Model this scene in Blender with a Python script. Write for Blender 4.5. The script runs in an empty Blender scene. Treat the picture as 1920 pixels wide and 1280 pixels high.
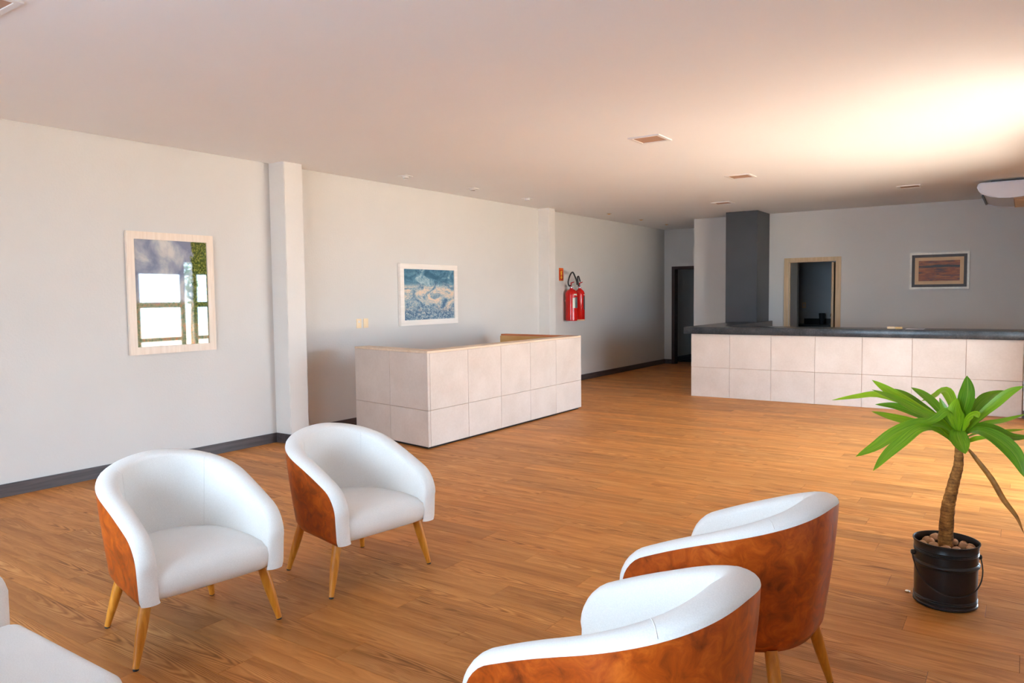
import bpy, bmesh, math, random
from mathutils import Vector, Matrix

scene = bpy.context.scene
COL = scene.collection
random.seed(7)

# ------------------------------------------------------------------ camera
CAM = Vector((6.767, 0.0, 1.57))
FPX = 1405.47
YAW, PITCH, ROLL = math.radians(34.392), math.radians(3.4505), math.radians(0.6523)
FW = Vector((-math.sin(YAW) * math.cos(PITCH), math.cos(YAW) * math.cos(PITCH), -math.sin(PITCH)))
RT = Vector((math.cos(YAW), math.sin(YAW), 0))
DN = FW.cross(RT)
R2 = RT * math.cos(ROLL) + DN * math.sin(ROLL)
D2 = DN * math.cos(ROLL) - RT * math.sin(ROLL)
cd = bpy.data.cameras.new('camera')
cd.sensor_width = 36.0
cd.lens = FPX * 36.0 / 1920.0
cd.clip_start = 0.05
cam = bpy.data.objects.new('camera', cd)
COL.objects.link(cam)
rm = Matrix((R2, -D2, -FW)).transposed()
cam.matrix_world = Matrix.Translation(CAM) @ rm.to_4x4()
scene.camera = cam

# ------------------------------------------------------------------ world, sun, exposure
world = bpy.data.worlds.new('sky')
scene.world = world
world.use_nodes = True
wn = world.node_tree
bg = wn.nodes['Background']
bg.inputs['Color'].default_value = (0.61, 0.81, 1.0, 1)
bg.inputs['Strength'].default_value = 13.0
sd = bpy.data.lights.new('sun', 'SUN')
sd.energy = 50.0
sd.color = (1.0, 0.95, 0.83)
sd.angle = math.radians(0.6)
sun = bpy.data.objects.new('sun', sd)
COL.objects.link(sun)
sun.rotation_euler = Vector((0.14, -0.50, -0.86)).to_track_quat('-Z', 'Y').to_euler()
sun.location = (10, 20, 20)

vs = scene.view_settings
vs.view_transform = 'Standard'
vs.look = 'None'
vs.exposure = 0.74
vs.gamma = 1.0
vs.use_curve_mapping = False
scene.cycles.use_denoising = True
scene.cycles.adaptive_threshold = 0.02
scene.cycles.max_bounces = 9
scene.cycles.diffuse_bounces = 6
scene.cycles.transparent_max_bounces = 12
scene.cycles.sample_clamp_indirect = 8.0
scene.cycles.caustics_reflective = False
scene.cycles.caustics_refractive = False


def portal(name, loc, rot, sx, sy):
    l = bpy.data.lights.new(name, 'AREA')
    l.shape = 'RECTANGLE'
    l.size, l.size_y = sx, sy
    l.cycles.is_portal = True
    o = bpy.data.objects.new(name, l)
    o.location, o.rotation_euler = loc, rot
    COL.objects.link(o)


HP = math.pi / 2
portal('daylight_portal', (7.79, 8.25, 1.2), (0, HP, 0), 2.40, 4.1)
portal('daylight_portal', (4.1, -2.39, 1.325), (HP, 0, 0), 4.2, 2.65)


# ------------------------------------------------------------------ node helpers
def srgb(r, g, b):
    f = lambda c: (c / 255 / 12.92) if c / 255 <= 0.04045 else ((c / 255 + 0.055) / 1.055) ** 2.4
    return (f(r), f(g), f(b), 1.0)


class NT:
    def __init__(self, name):
        self.m = bpy.data.materials.new(name)
        self.m.use_nodes = True
        self.t = self.m.node_tree
        self.b = self.t.nodes['Principled BSDF']

    def n(self, typ, **kw):
        nd = self.t.nodes.new(typ)
        for k, v in kw.items():
            setattr(nd, k, v)
        return nd

    def link(self, a, b):
        self.t.links.new(a, b)

    def val(self, sock, v):
        if hasattr(v, 'is_linked') or hasattr(v, 'links'):
            self.link(v, sock)
        else:
            sock.default_value = v

    def math(self, op, a, b=0.0, c=0.0):
        nd = self.n('ShaderNodeMath', operation=op)
        self.val(nd.inputs[0], a)
        self.val(nd.inputs[1], b)
        self.val(nd.inputs[2], c)
        return nd.outputs[0]

    def coords(self, kind):
        if kind == 'Position':
            return self.n('ShaderNodeNewGeometry').outputs['Position']
        return self.n('ShaderNodeTexCoord').outputs[kind]

    def sep(self, v):
        s = self.n('ShaderNodeSeparateXYZ')
        self.link(v, s.inputs[0])
        return s.outputs

    def comb(self, x, y, z):
        s = self.n('ShaderNodeCombineXYZ')
        for i, v in enumerate((x, y, z)):
            self.val(s.inputs[i], v)
        return s.outputs[0]

    def noise(self, vec, scale, detail=4, rough=0.55, dist=0.0, color=False):
        nd = self.n('ShaderNodeTexNoise')
        self.link(vec, nd.inputs['Vector'])
        nd.inputs['Scale'].default_value = scale
        nd.inputs['Detail'].default_value = detail
        nd.inputs['Roughness'].default_value = rough
        nd.inputs['Distortion'].default_value = dist
        return nd.outputs['Color' if color else 'Fac']

    def ramp(self, fac, stops, interp='LINEAR'):
        nd = self.n('ShaderNodeValToRGB')
        cr = nd.color_ramp
        cr.interpolation = interp
        while len(cr.elements) < len(stops):
            cr.elements.new(0.5)
        for e, (p, c) in zip(cr.elements, stops):
            e.position = p
            e.color = c
        self.link(fac, nd.inputs[0])
        return nd.outputs[0]

    def mix(self, fac, a, b, mode='MIX'):
        nd = self.n('ShaderNodeMix', data_type='RGBA', blend_type=mode)
        self.val(nd.inputs[0], fac)
        self.val(nd.inputs[6], a)
        self.val(nd.inputs[7], b)
        return nd.outputs[2]

    def bump(self, h, strength=0.2, dist=0.01):
        nd = self.n('ShaderNodeBump')
        nd.inputs['Strength'].default_value = strength
        nd.inputs['Distance'].default_value = dist
        self.link(h, nd.inputs['Height'])
        self.link(nd.outputs[0], self.b.inputs['Normal'])

    def base(self, v):
        self.val(self.b.inputs['Base Color'], v)

    def rough(self, v):
        self.val(self.b.inputs['Roughness'], v)

    def set(self, **kw):
        for k, v in kw.items():
            self.b.inputs[k.replace('_', ' ')].default_value = v


def plain(name, col, rough=0.5, metal=0.0, vary=0.06, scale=6.0, bump=0.0, bscale=60.0, spec=0.5):
    """one paint with a little procedural unevenness"""
    t = NT(name)
    p = t.coords('Position')
    f = t.noise(p, scale, 3)
    lo = tuple(c * (1 - vary) for c in col[:3]) + (1,)
    hi = tuple(min(1, c * (1 + vary)) for c in col[:3]) + (1,)
    t.base(t.ramp(f, [(0.3, lo), (0.7, hi)]))
    t.rough(rough)
    t.set(Metallic=metal)
    t.b.inputs['Specular IOR Level'].default_value = spec
    if bump:
        t.bump(t.noise(p, bscale, 3), bump, 0.004)
    return t.m


M = {}
M['wall'] = plain('wall_plaster', srgb(212, 208, 203), 0.75, vary=0.015, scale=1.3, bump=0.35, bscale=45, spec=0.25)
M['pillar'] = plain('pillar_plaster', srgb(224, 219, 213), 0.75, vary=0.02, scale=2.0, bump=0.7, bscale=22, spec=0.25)
M['ceiling'] = plain('ceiling_paint', srgb(242, 240, 238), 0.85, vary=0.01, scale=0.8, spec=0.2)
M['white'] = plain('white_paint', srgb(226, 222, 218), 0.5, vary=0.02)
M['charcoal'] = plain('charcoal_paint', srgb(60, 62, 66), 0.4, vary=0.08, scale=2.5)
M['greyroom'] = plain('back_room_paint', srgb(206, 211, 216), 0.7, vary=0.03, scale=2)
M['black'] = plain('black_gloss', srgb(22, 22, 24), 0.3, vary=0.1)
M['dark_gap'] = plain('dark_recess', srgb(30, 27, 25), 0.8)
M['basebd'] = None
M['doorbrown'] = plain('dark_brown_wood', srgb(58, 34, 28), 0.45, vary=0.15, scale=8)
M['alum'] = plain('grey_aluminium', srgb(120, 124, 126), 0.4, metal=0.3, vary=0.03)
M['plastic'] = plain('cream_plastic', srgb(238, 214, 176), 0.35, vary=0.02)
M['acwhite'] = plain('ac_plastic', srgb(222, 222, 230), 0.35, vary=0.01)
M['tan'] = plain('tan_panel', srgb(176, 140, 116), 0.7, vary=0.03)
M['chrome'] = plain('chrome', srgb(210, 212, 215), 0.12, metal=1.0, vary=0.02)
M['amber'] = plain('amber_glass', srgb(240, 190, 110), 0.3, vary=0.03)
M['steel'] = plain('silver_moulding', srgb(216, 208, 194), 0.45, metal=0.15, vary=0.08, scale=30)
M['rubber'] = plain('black_rubber', srgb(28, 28, 28), 0.55, vary=0.1)
M['yellow'] = plain('yellow_print', srgb(240, 200, 60), 0.5, vary=0.03)
M['signred'] = plain('sign_red', srgb(196, 40, 18), 0.4, vary=0.04)
M['signorange'] = plain('sign_orange', srgb(226, 100, 30), 0.4, vary=0.04)
M['extred'] = plain('extinguisher_red', srgb(200, 22, 16), 0.22, vary=0.04)
M['labelwhite'] = plain('label_white', srgb(225, 222, 205), 0.5, vary=0.05, scale=80)
M['labelgrey'] = plain('label_grey', srgb(96, 104, 104), 0.5, vary=0.15, scale=80)
M['labeldark'] = plain('label_dark', srgb(52, 66, 70), 0.5, vary=0.15, scale=80)
M['paper'] = plain('paper', srgb(200, 192, 196), 0.7, vary=0.02)
M['darkglass'] = plain('smoked_cup', srgb(60, 64, 68), 0.15, vary=0.05)
M['undercloth'] = plain('under_cloth', srgb(40, 36, 34), 0.9)
M['soil'] = plain('soil', srgb(70, 48, 32), 0.95, vary=0.3, scale=40, bump=0.6)
M['pavers'] = plain('patio_paving', srgb(212, 194, 178), 0.8, vary=0.08, scale=2.5, bump=0.3)
M['rear_bounce_ground'] = plain('rear_bounce_ground', srgb(136, 148, 168), 0.9, vary=0.06, scale=3, bump=0.3)
M['hedge'] = plain('hedge_leaf', srgb(96, 132, 70), 0.6, vary=0.3, scale=9)


def wood_floor():
    t = NT('oak_plank')
    p = t.coords('Position')
    s = t.sep(p)
    row = t.math('FLOOR', t.math('DIVIDE', s[1], PW))
    off = t.math('MULTIPLY', t.math('FRACT', t.math('MULTIPLY', row, 0.3719)), PL)
    colid = t.math('FLOOR', t.math('DIVIDE', t.math('ADD', s[0], off), PL))
    wn_ = t.n('ShaderNodeTexWhiteNoise', noise_dimensions='2D')
    t.link(t.comb(row, colid, 0.0), wn_.inputs['Vector'])
    rnd = wn_.outputs['Value']
    # grain: long along X, shifted from plank to plank
    v = t.comb(t.math('ADD', t.math('MULTIPLY', s[0], 1.0), t.math('MULTIPLY', rnd, 37.0)),
               t.math('MULTIPLY', s[1], 9.0), t.math('MULTIPLY', rnd, 11.0))
    warp = t.noise(v, 1.6, 3, 0.5, 0.6)
    v2 = t.comb(t.math('ADD', t.math('MULTIPLY', s[0], 1.5), t.math('MULTIPLY', rnd, 53.0)),
                t.math('ADD', t.math('MULTIPLY', s[1], 34.0), t.math('MULTIPLY', warp, 7.0)), 0.0)
    grain = t.noise(v2, 1.0, 6, 0.62, 0.3)
    # cathedral arches: nested parabolas down the middle of a plank
    yl = t.math('SUBTRACT', t.math('FRACT', t.math('DIVIDE', s[1], PW)), 0.5)
    ysh = t.math('ADD', yl, t.math('MULTIPLY', t.math('SUBTRACT', rnd, 0.5), 0.5))
    xl = t.math('ADD', s[0], t.math('MULTIPLY', rnd, 37.0))
    wob = t.noise(t.comb(t.math('MULTIPLY', xl, 2.0), t.math('MULTIPLY', s[1], 14.0), rnd), 1.0, 3, 0.55)
    ph = t.math('ADD', t.math('MULTIPLY', xl, 34.0), t.math('MULTIPLY', t.math('MULTIPLY', ysh, ysh), 250.0))
    arch = t.math('SINE', t.math('ADD', ph, t.math('MULTIPLY', wob, 22.0)))
    where = t.noise(t.comb(t.math('MULTIPLY', xl, 0.9), t.math('MULTIPLY', rnd, 50.0), 0.0), 1.0, 1)
    amp = t.math('MULTIPLY', t.ramp(where, [(0.46, (0, 0, 0, 1)), (0.56, (1, 1, 1, 1))]), 0.15)
    # a few small dark knots
    vo = t.n('ShaderNodeTexVoronoi')
    t.link(t.comb(t.math('MULTIPLY', s[0], 1.3), t.math('MULTIPLY', s[1], 3.4), 0.0), vo.inputs['Vector'])
    vo.inputs['Scale'].default_value = 1.0
    knot = t.ramp(vo.outputs['Distance'], [(0.012, (1, 1, 1, 1)), (0.05, (0, 0, 0, 1))])
    f = t.math('ADD', t.math('MULTIPLY', grain, 0.62), t.math('MULTIPLY', arch, amp))
    f = t.math('ADD', f, t.math('MULTIPLY', t.math('SUBTRACT', warp, 0.5), 0.5))
    f = t.math('ADD', f, 0.14)
    f = t.math('SUBTRACT', f, t.math('MULTIPLY', knot, 0.3))
    c = t.ramp(f, [(0.15, srgb(130, 78, 32)), (0.38, srgb(184, 118, 56)), (0.55, srgb(206, 140, 74)), (0.8, srgb(224, 166, 100))])
    tone = t.ramp(rnd, [(0.0, (0.80, 0.78, 0.76, 1)), (0.5, (1, 1, 1, 1)), (1.0, (1.12, 1.08, 1.03, 1))])
    t.base(t.mix(1.0, c, tone, 'MULTIPLY'))
    t.rough(t.ramp(f, [(0.2, (0.55, 0.55, 0.55, 1)), (0.8, (0.42, 0.42, 0.42, 1))]))
    t.b.inputs['Specular IOR Level'].default_value = 0.3
    t.bump(grain, 0.12, 0.002)
    return t.m


PW, PL = 0.182, 1.22
M['floor'] = wood_floor()


def grain_mat(name, dark, light, axis, rough=0.45, freq=40):
    t = NT(name)
    s = t.sep(t.coords('Object'))
    sc = [freq, freq, freq]
    sc[axis] = freq * 0.07
    v = t.comb(*[t.math('MULTIPLY', s[i], float(sc[i])) for i in range(3)])
    t.base(t.ramp(t.noise(v, 1.0, 4, 0.6, 0.4), [(0.3, dark), (0.7, light)]))
    t.rough(rough)
    return t.m


M['basebd'] = grain_mat('baseboard_wood', srgb(58, 50, 50), srgb(92, 80, 78), 1, 0.4, 30)
M['legwood'] = grain_mat('honey_leg_wood', srgb(196, 118, 30), srgb(226, 152, 52), 2, 0.4, 60)
M['capwood'] = grain_mat('pale_birch_cap', srgb(214, 186, 156), srgb(232, 208, 182), 1, 0.4, 20)
M['honey'] = grain_mat('honey_panel', srgb(206, 158, 92), srgb(224, 180, 116), 0, 0.4, 14)
M['far_capwood'] = grain_mat('reddish_cap', srgb(190, 104, 58), srgb(214, 132, 84), 0, 0.35, 20)  # redder tone, used on the far cap only
M['framewood'] = grain_mat('whitewashed_frame', srgb(226, 206, 186), srgb(240, 224, 208), 2, 0.5, 30)
M['framewhite'] = grain_mat('white_frame', srgb(236, 226, 216), srgb(246, 238, 230), 1, 0.5, 30)
M['doorframe'] = grain_mat('beige_door_frame', srgb(196, 164, 124), srgb(214, 184, 146), 2, 0.45, 30)
M['mat_tan'] = plain('tan_mount', srgb(222, 186, 146), 0.7, vary=0.03, scale=40)
M['darkframe'] = plain('dark_frame', srgb(66, 56, 54), 0.5, vary=0.12, scale=30)


def fabric():
    t = NT('white_linen')
    p = t.coords('Object')
    f = t.noise(p, 260, 3, 0.7)
    g = t.noise(p, 5, 2)
    c = t.ramp(f, [(0.3, srgb(232, 229, 225)), (0.7, srgb(246, 244, 240))])
    t.base(t.mix(0.12, c, t.ramp(g, [(0.3, srgb(212, 208, 202)), (0.7, srgb(240, 238, 234))])))
    t.rough(0.85)
    t.b.inputs['Specular IOR Level'].default_value = 0.2
    t.set(Sheen_Weight=0.15)
    t.bump(f, 0.25, 0.001)
    return t.m


def leather():
    t = NT('mottled_cognac_leather')
    p = t.coords('Object')
    oi = t.n('ShaderNodeObjectInfo').outputs['Random']
    sh = t.n('ShaderNodeVectorMath', operation='ADD')
    t.link(p, sh.inputs[0])
    t.link(t.comb(t.math('MULTIPLY', oi, 9.0), 0.0, t.math('MULTIPLY', oi, 5.0)), sh.inputs[1])
    f = t.noise(sh.outputs[0], 13, 5, 0.62, 1.2)
    g = t.noise(sh.outputs[0], 3.2, 2, 0.5)
    k = t.math('ADD', t.math('MULTIPLY', f, 0.75), t.math('MULTIPLY', g, 0.3))
    t.base(t.ramp(k, [(0.34, srgb(118, 48, 14)), (0.52, srgb(178, 76, 14)), (0.68, srgb(210, 104, 28))]))
    t.rough(t.ramp(f, [(0.3, (0.30, 0.30, 0.30, 1)), (0.7, (0.40, 0.40, 0.40, 1))]))
    t.set(Coat_Weight=0.15, Coat_Roughness=0.25)
    t.bump(t.noise(p, 140, 3), 0.06, 0.002)
    return t.m


def tile():
    t = NT('cream_porcelain_tile')
    oi = t.n('ShaderNodeObjectInfo').outputs['Random']
    p = t.coords('Position')
    sh = t.n('ShaderNodeVectorMath', operation='ADD')
    t.link(p, sh.inputs[0])
    t.link(t.comb(t.math('MULTIPLY', oi, 19.0), t.math('MULTIPLY', oi, 7.0), 0.0), sh.inputs[1])
    f = t.noise(sh.outputs[0], 2.4, 4, 0.55)
    g = t.noise(sh.outputs[0], 40, 3, 0.6)
    c = t.ramp(f, [(0.3, srgb(202, 184, 170)), (0.7, srgb(216, 200, 188))])
    t.base(t.mix(0.10, c, t.ramp(g, [(0.35, srgb(190, 168, 154)), (0.65, srgb(228, 214, 206))])))
    t.rough(0.38)
    return t.m


def granite():
    t = NT('black_granite')
    p = t.coords('Position')
    f = t.noise(p, 70, 5, 0.75)
    g = t.noise(p, 5, 3)
    c = t.ramp(f, [(0.45, srgb(40, 42, 46)), (0.62, srgb(62, 66, 70)), (0.74, srgb(120, 128, 130))])
    t.base(t.mix(0.3, c, t.ramp(g, [(0.4, srgb(34, 36, 40)), (0.65, srgb(78, 82, 86))])))
    t.rough(0.25)
    return t.m


def leafmat():
    t = NT('leaf_green')
    oi = t.n('ShaderNodeObjectInfo').outputs['Random']
    uv = t.sep(t.coords('UV'))
    rib = t.math('ABSOLUTE', t.math('SUBTRACT', uv[0], 0.5))
    v = t.comb(t.math('MULTIPLY', uv[0], 14.0), t.math('MULTIPLY', uv[1], 1.5), t.math('MULTIPLY', oi, 9.0))
    f = t.noise(v, 2.0, 3)
    c = t.ramp(f, [(0.3, srgb(98, 150, 24)), (0.7, srgb(152, 200, 40))])
    tone = t.ramp(oi, [(0.0, (0.48, 0.6, 0.55, 1)), (0.5, (0.9, 0.92, 0.85, 1)), (1.0, (1.45, 1.25, 0.8, 1))])
    c = t.mix(1.0, c, tone, 'MULTIPLY')
    c = t.mix(t.ramp(rib, [(0.0, (0.5, 0.5, 0.5, 1)), (0.05, (0, 0, 0, 1))]), c, srgb(150, 178, 70))
    t.base(c)
    t.rough(0.32)
    t.set(Transmission_Weight=0.0, Subsurface_Weight=0.0)
    tr = t.n('ShaderNodeBsdfTranslucent')
    t.link(c, tr.inputs[0])
    mx = t.n('ShaderNodeMixShader')
    mx.inputs[0].default_value = 0.25
    t.link(t.b.outputs[0], mx.inputs[1])
    t.link(tr.outputs[0], mx.inputs[2])
    t.link(mx.outputs[0], t.t.nodes['Material Output'].inputs[0])
    return t.m


def barkmat():
    t = NT('ringed_bark')
    s = t.sep(t.coords('Position'))
    p = t.coords('Position')
    n = t.noise(p, 30, 4, 0.6)
    z = t.math('ADD', t.math('MULTIPLY', s[2], 62.0), t.math('MULTIPLY', n, 1.6))
    rings = t.math('FRACT', z)
    c = t.ramp(n, [(0.3, srgb(116, 76, 34)), (0.55, srgb(170, 116, 54)), (0.75, srgb(212, 156, 80))])
    line = t.ramp(rings, [(0.0, (0.45, 0.4, 0.35, 1)), (0.16, (1, 1, 1, 1)), (0.9, (1.1, 1.1, 1.1, 1)), (1.0, (0.5, 0.45, 0.4, 1))])
    t.base(t.mix(1.0, c, line, 'MULTIPLY'))
    t.rough(0.8)
    t.bump(t.math('ADD', rings, n), 0.6, 0.004)
    return t.m


def stonemat():
    t = NT('river_pebble')
    oi = t.n('ShaderNodeObjectInfo').outputs['Random']
    f = t.noise(t.coords('Object'), 30, 4, 0.6)
    c = t.ramp(f, [(0.3, srgb(176, 134, 96)), (0.7, srgb(214, 178, 138))])
    t.base(t.mix(1.0, c, t.ramp(oi, [(0, (0.8, 0.7, 0.62, 1)), (1, (1.2, 1.12, 1.08, 1))]), 'MULTIPLY'))
    t.rough(0.7)
    return t.m


def canvas_uv(t):
    return t.sep(t.coords('UV'))


def paint_flowers():
    t = NT('painting_field_under_glass')
    u, v, _ = canvas_uv(t)
    uv = t.coords('UV')
    cloud = t.noise(uv, 3.4, 4, 0.55, 0.4)
    sky = t.ramp(cloud, [(0.40, srgb(126, 134, 156)), (0.52, srgb(158, 164, 178)), (0.66, srgb(206, 202, 196))])
    fld = t.noise(uv, 24, 4, 0.7)
    field = t.ramp(fld, [(0.35, srgb(104, 118, 84)), (0.5, srgb(150, 152, 118)), (0.60, srgb(190, 150, 110)), (0.68, srgb(214, 104, 62))])
    wob = t.math('ADD', v, t.math('MULTIPLY', t.math('SUBTRACT', fld, 0.5), 0.10))
    m = t.ramp(wob, [(0.40, (0, 0, 0, 1)), (0.44, (1, 1, 1, 1))])
    c = t.mix(m, field, sky)
    tr = t.noise(uv, 42, 4, 0.7)
    tree = t.ramp(tr, [(0.35, srgb(46, 62, 30)), (0.5, srgb(84, 100, 40)), (0.66, srgb(160, 160, 70))])
    edge = t.math('ADD', u, t.math('MULTIPLY', t.math('SUBTRACT', t.noise(uv, 14, 3), 0.5), 0.16))
    tm = t.ramp(edge, [(0.76, (0, 0, 0, 1)), (0.80, (1, 1, 1, 1))])
    vm = t.ramp(v, [(0.05, (0, 0, 0, 1)), (0.3, (1, 1, 1, 1))])
    c = t.mix(t.mix(1.0, tm, vm, 'MULTIPLY'), c, tree)
    t.base(c)
    t.rough(0.02)
    t.set(IOR=1.9)
    return t.m


def paint_blue():
    t = NT('painting_blue_hills')
    u, v, _ = canvas_uv(t)
    uv = t.coords('UV')
    f = t.noise(uv, 4.0, 6, 0.62, 1.2)
    fine = t.noise(uv, 24, 4, 0.7, 1.2)
    k = t.math('ADD', t.math('MULTIPLY', f, 0.75), t.math('MULTIPLY', fine, 0.25))
    low = t.ramp(k, [(0.40, srgb(70, 108, 138)), (0.47, srgb(140, 164, 176)), (0.54, srgb(214, 198, 178)), (0.62, srgb(236, 196, 164))])
    top = t.ramp(k, [(0.40, srgb(44, 92, 118)), (0.52, srgb(88, 134, 156)), (0.62, srgb(168, 190, 196))])
    wob = t.math('ADD', v, t.math('MULTIPLY', t.math('SUBTRACT', f, 0.5), 0.5))
    m = t.ramp(wob, [(0.66, (0, 0, 0, 1)), (0.72, (1, 1, 1, 1))])
    c = t.mix(m, low, top)
    b2 = t.ramp(t.math('ADD', v, t.math('MULTIPLY', t.math('SUBTRACT', fine, 0.5), 0.3)), [(0.14, (1, 1, 1, 1)), (0.3, (0, 0, 0, 1))])
    blue = t.ramp(fine, [(0.42, srgb(62, 96, 126)), (0.56, srgb(134, 158, 172)), (0.66, srgb(212, 200, 184))])
    t.base(t.mix(b2, c, blue))
    t.rough(0.5)
    return t.m


def paint_sunset():
    t = NT('painting_amber_dunes')
    u, v, _ = canvas_uv(t)
    vec = t.comb(t.math('MULTIPLY', u, 2.0), t.math('MULTIPLY', v, 9.0), 0.0)
    f = t.noise(vec, 1.5, 5, 0.6, 0.9)
    c = t.ramp(f, [(0.30, srgb(52, 36, 36)), (0.42, srgb(112, 52, 22)), (0.52, srgb(156, 76, 18)), (0.60, srgb(176, 96, 26)), (0.72, srgb(140, 104, 92))])
    ridge = t.math('ABSOLUTE', t.math('SUBTRACT', v, t.math('ADD', 0.64, t.math('MULTIPLY', t.noise(vec, 0.8, 2), 0.16))))
    t.base(t.mix(t.ramp(ridge, [(0.02, (1, 1, 1, 1)), (0.06, (0, 0, 0, 1))]), c, srgb(44, 42, 38)))
    t.rough(0.45)
    return t.m


def glassmat():
    t = NT('window_glass')
    tr = t.n('ShaderNodeBsdfTransparent')
    tr.inputs[0].default_value = (0.97, 0.98, 0.98, 1)
    gl = t.n('ShaderNodeBsdfGlossy')
    gl.inputs['Roughness'].default_value = 0.02
    fr = t.n('ShaderNodeFresnel')
    fr.inputs[0].default_value = 1.3
    mx = t.n('ShaderNodeMixShader')
    t.link(fr.outputs[0], mx.inputs[0])
    t.link(tr.outputs[0], mx.inputs[1])
    t.link(gl.outputs[0], mx.inputs[2])
    t.link(mx.outputs[0], t.t.nodes['Material Output'].inputs[0])
    return t.m


M['fabric'] = fabric()
M['leather'] = leather()
M['tile'] = tile()
M['grout'] = plain('tile_grout', srgb(190, 150, 124), 0.85, vary=0.05)
M['granite'] = granite()
M['leaf'] = leafmat()
M['deadleaf'] = plain('dry_leaf', srgb(158, 106, 40), 0.6, vary=0.3, scale=30)
M['bark'] = barkmat()
M['stone'] = stonemat()
M['art_field'] = paint_flowers()
M['art_blue'] = paint_blue()
M['art_sunset'] = paint_sunset()
M['glass'] = glassmat()


# ------------------------------------------------------------------ mesh helpers
def tag(o, label=None, cat=None, group=None, kind=None):
    if label: o['label'] = label
    if cat: o['category'] = cat
    if group: o['group'] = group
    if kind: o['kind'] = kind
    return o


def empty(name, loc=(0, 0, 0), rz=0.0):
    o = bpy.data.objects.new(name, None)
    o.empty_display_size = 0.1
    o.location = loc
    o.rotation_euler = (0, 0, rz)
    COL.objects.link(o)
    return o


def link(name, me, mat=None, parent=None, smooth=False):
    o = bpy.data.objects.new(name, me)
    COL.objects.link(o)
    if mat is not None and not me.materials:
        me.materials.append(mat)
    if smooth:
        me.polygons.foreach_set('use_smooth', [True] * len(me.polygons))
    if parent is not None:
        o.parent = parent
    return o


def from_bm(name, bm, mat=None, parent=None, smooth=False, angle=None):
    bmesh.ops.recalc_face_normals(bm, faces=bm.faces)
    me = bpy.data.meshes.new(name)
    bm.to_mesh(me)
    bm.free()
    o = link(name, me, mat, parent, smooth or angle is not None)
    if angle is not None:
        me.set_sharp_from_angle(angle=math.radians(angle))
    return o


def add_box(bm, x0, x1, y0, y1, z0, z1):
    vv = [bm.verts.new(p) for p in ((x0, y0, z0), (x1, y0, z0), (x1, y1, z0), (x0, y1, z0),
                                    (x0, y0, z1), (x1, y0, z1), (x1, y1, z1), (x0, y1, z1))]
    for f in ((0, 3, 2, 1), (4, 5, 6, 7), (0, 1, 5, 4), (1, 2, 6, 5), (2, 3, 7, 6), (3, 0, 4, 7)):
        bm.faces.new([vv[i] for i in f])
    return vv


def box(name, x0, x1, y0, y1, z0, z1, mat, parent=None, bevel=0.0, seg=2):
    bm = bmesh.new()
    add_box(bm, x0, x1, y0, y1, z0, z1)
    if bevel:
        bmesh.ops.bevel(bm, geom=bm.edges[:], offset=bevel, segments=seg, profile=0.5, affect='EDGES')
    return from_bm(name, bm, mat, parent, angle=40 if bevel else None)


def prism(name, poly, z0, z1, mat, parent=None, bevel=0.0):
    bm = bmesh.new()
    lo = [bm.verts.new((x, y, z0)) for x, y in poly]
    hi = [bm.verts.new((x, y, z1)) for x, y in poly]
    n = len(poly)
    bm.faces.new(lo[::-1])
    bm.faces.new(hi)
    for i in range(n):
        bm.faces.new((lo[i], lo[(i + 1) % n], hi[(i + 1) % n], hi[i]))
    if bevel:
        bmesh.ops.bevel(bm, geom=bm.edges[:], offset=bevel, segments=2, profile=0.5, affect='EDGES')
    return from_bm(name, bm, mat, parent, angle=40 if bevel else None)


def add_lathe(bm, prof, n=24, c=(0, 0, 0), close=True):
    rings = []
    for r, z in prof:
        rings.append([bm.verts.new((c[0] + r * math.cos(2 * math.pi * i / n), c[1] + r * math.sin(2 * math.pi * i / n), c[2] + z)) for i in range(n)])
    for a, b in zip(rings, rings[1:]):
        for i in range(n):
            bm.faces.new((a[i], a[(i + 1) % n], b[(i + 1) % n], b[i]))
    if close:
        bm.faces.new(rings[0][::-1])
        bm.faces.new(rings[-1])


def lathe(name, prof, mat, parent=None, n=24, c=(0, 0, 0), close=True, angle=40):
    bm = bmesh.new()
    add_lathe(bm, prof, n, c, close)
    return from_bm(name, bm, mat, parent, angle=angle)


def add_tube(bm, pts, rad, n=8, caps=True):
    pts = [Vector(p) for p in pts]
    rads = rad if isinstance(rad, (list, tuple)) else [rad] * len(pts)
    rings = []
    ref = None
    for i, p in enumerate(pts):
        t = (pts[min(i + 1, len(pts) - 1)] - pts[max(i - 1, 0)]).normalized()
        if ref is None:
            ref = t.orthogonal().normalized()
        ref = (ref - t * ref.dot(t)).normalized()
        b = t.cross(ref)
        rings.append([bm.verts.new(p + (ref * math.cos(2 * math.pi * k / n) + b * math.sin(2 * math.pi * k / n)) * rads[i]) for k in range(n)])
    for a, c in zip(rings, rings[1:]):
        for k in range(n):
            bm.faces.new((a[k], a[(k + 1) % n], c[(k + 1) % n], c[k]))
    if caps:
        bm.faces.new(rings[0][::-1])
        bm.faces.new(rings[-1])


def tube(name, pts, rad, mat, parent=None, n=8):
    bm = bmesh.new()
    add_tube(bm, pts, rad, n)
    return from_bm(name, bm, mat, parent, angle=50)


def spline(ctrl, n):
    """Catmull-Rom through control points"""
    P = [Vector(p) for p in ctrl]
    P = [P[0] * 2 - P[1]] + P + [P[-1] * 2 - P[-2]]
    out = []
    m = len(P) - 3
    for i in range(n + 1):
        t = i / n * m
        k = min(int(t), m - 1)
        t -= k
        a, b, c, d = P[k:k + 4]
        out.append(0.5 * ((2 * b) + (c - a) * t + (2 * a - 5 * b + 4 * c - d) * t * t + (3 * b - a - 3 * c + d) * t ** 3))
    return out


def copy_tree(o, parent=None):
    c = o.copy()
    COL.objects.link(c)
    c.parent = parent
    for ch in list(o.children):
        copy_tree(ch, c)
    return c


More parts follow.
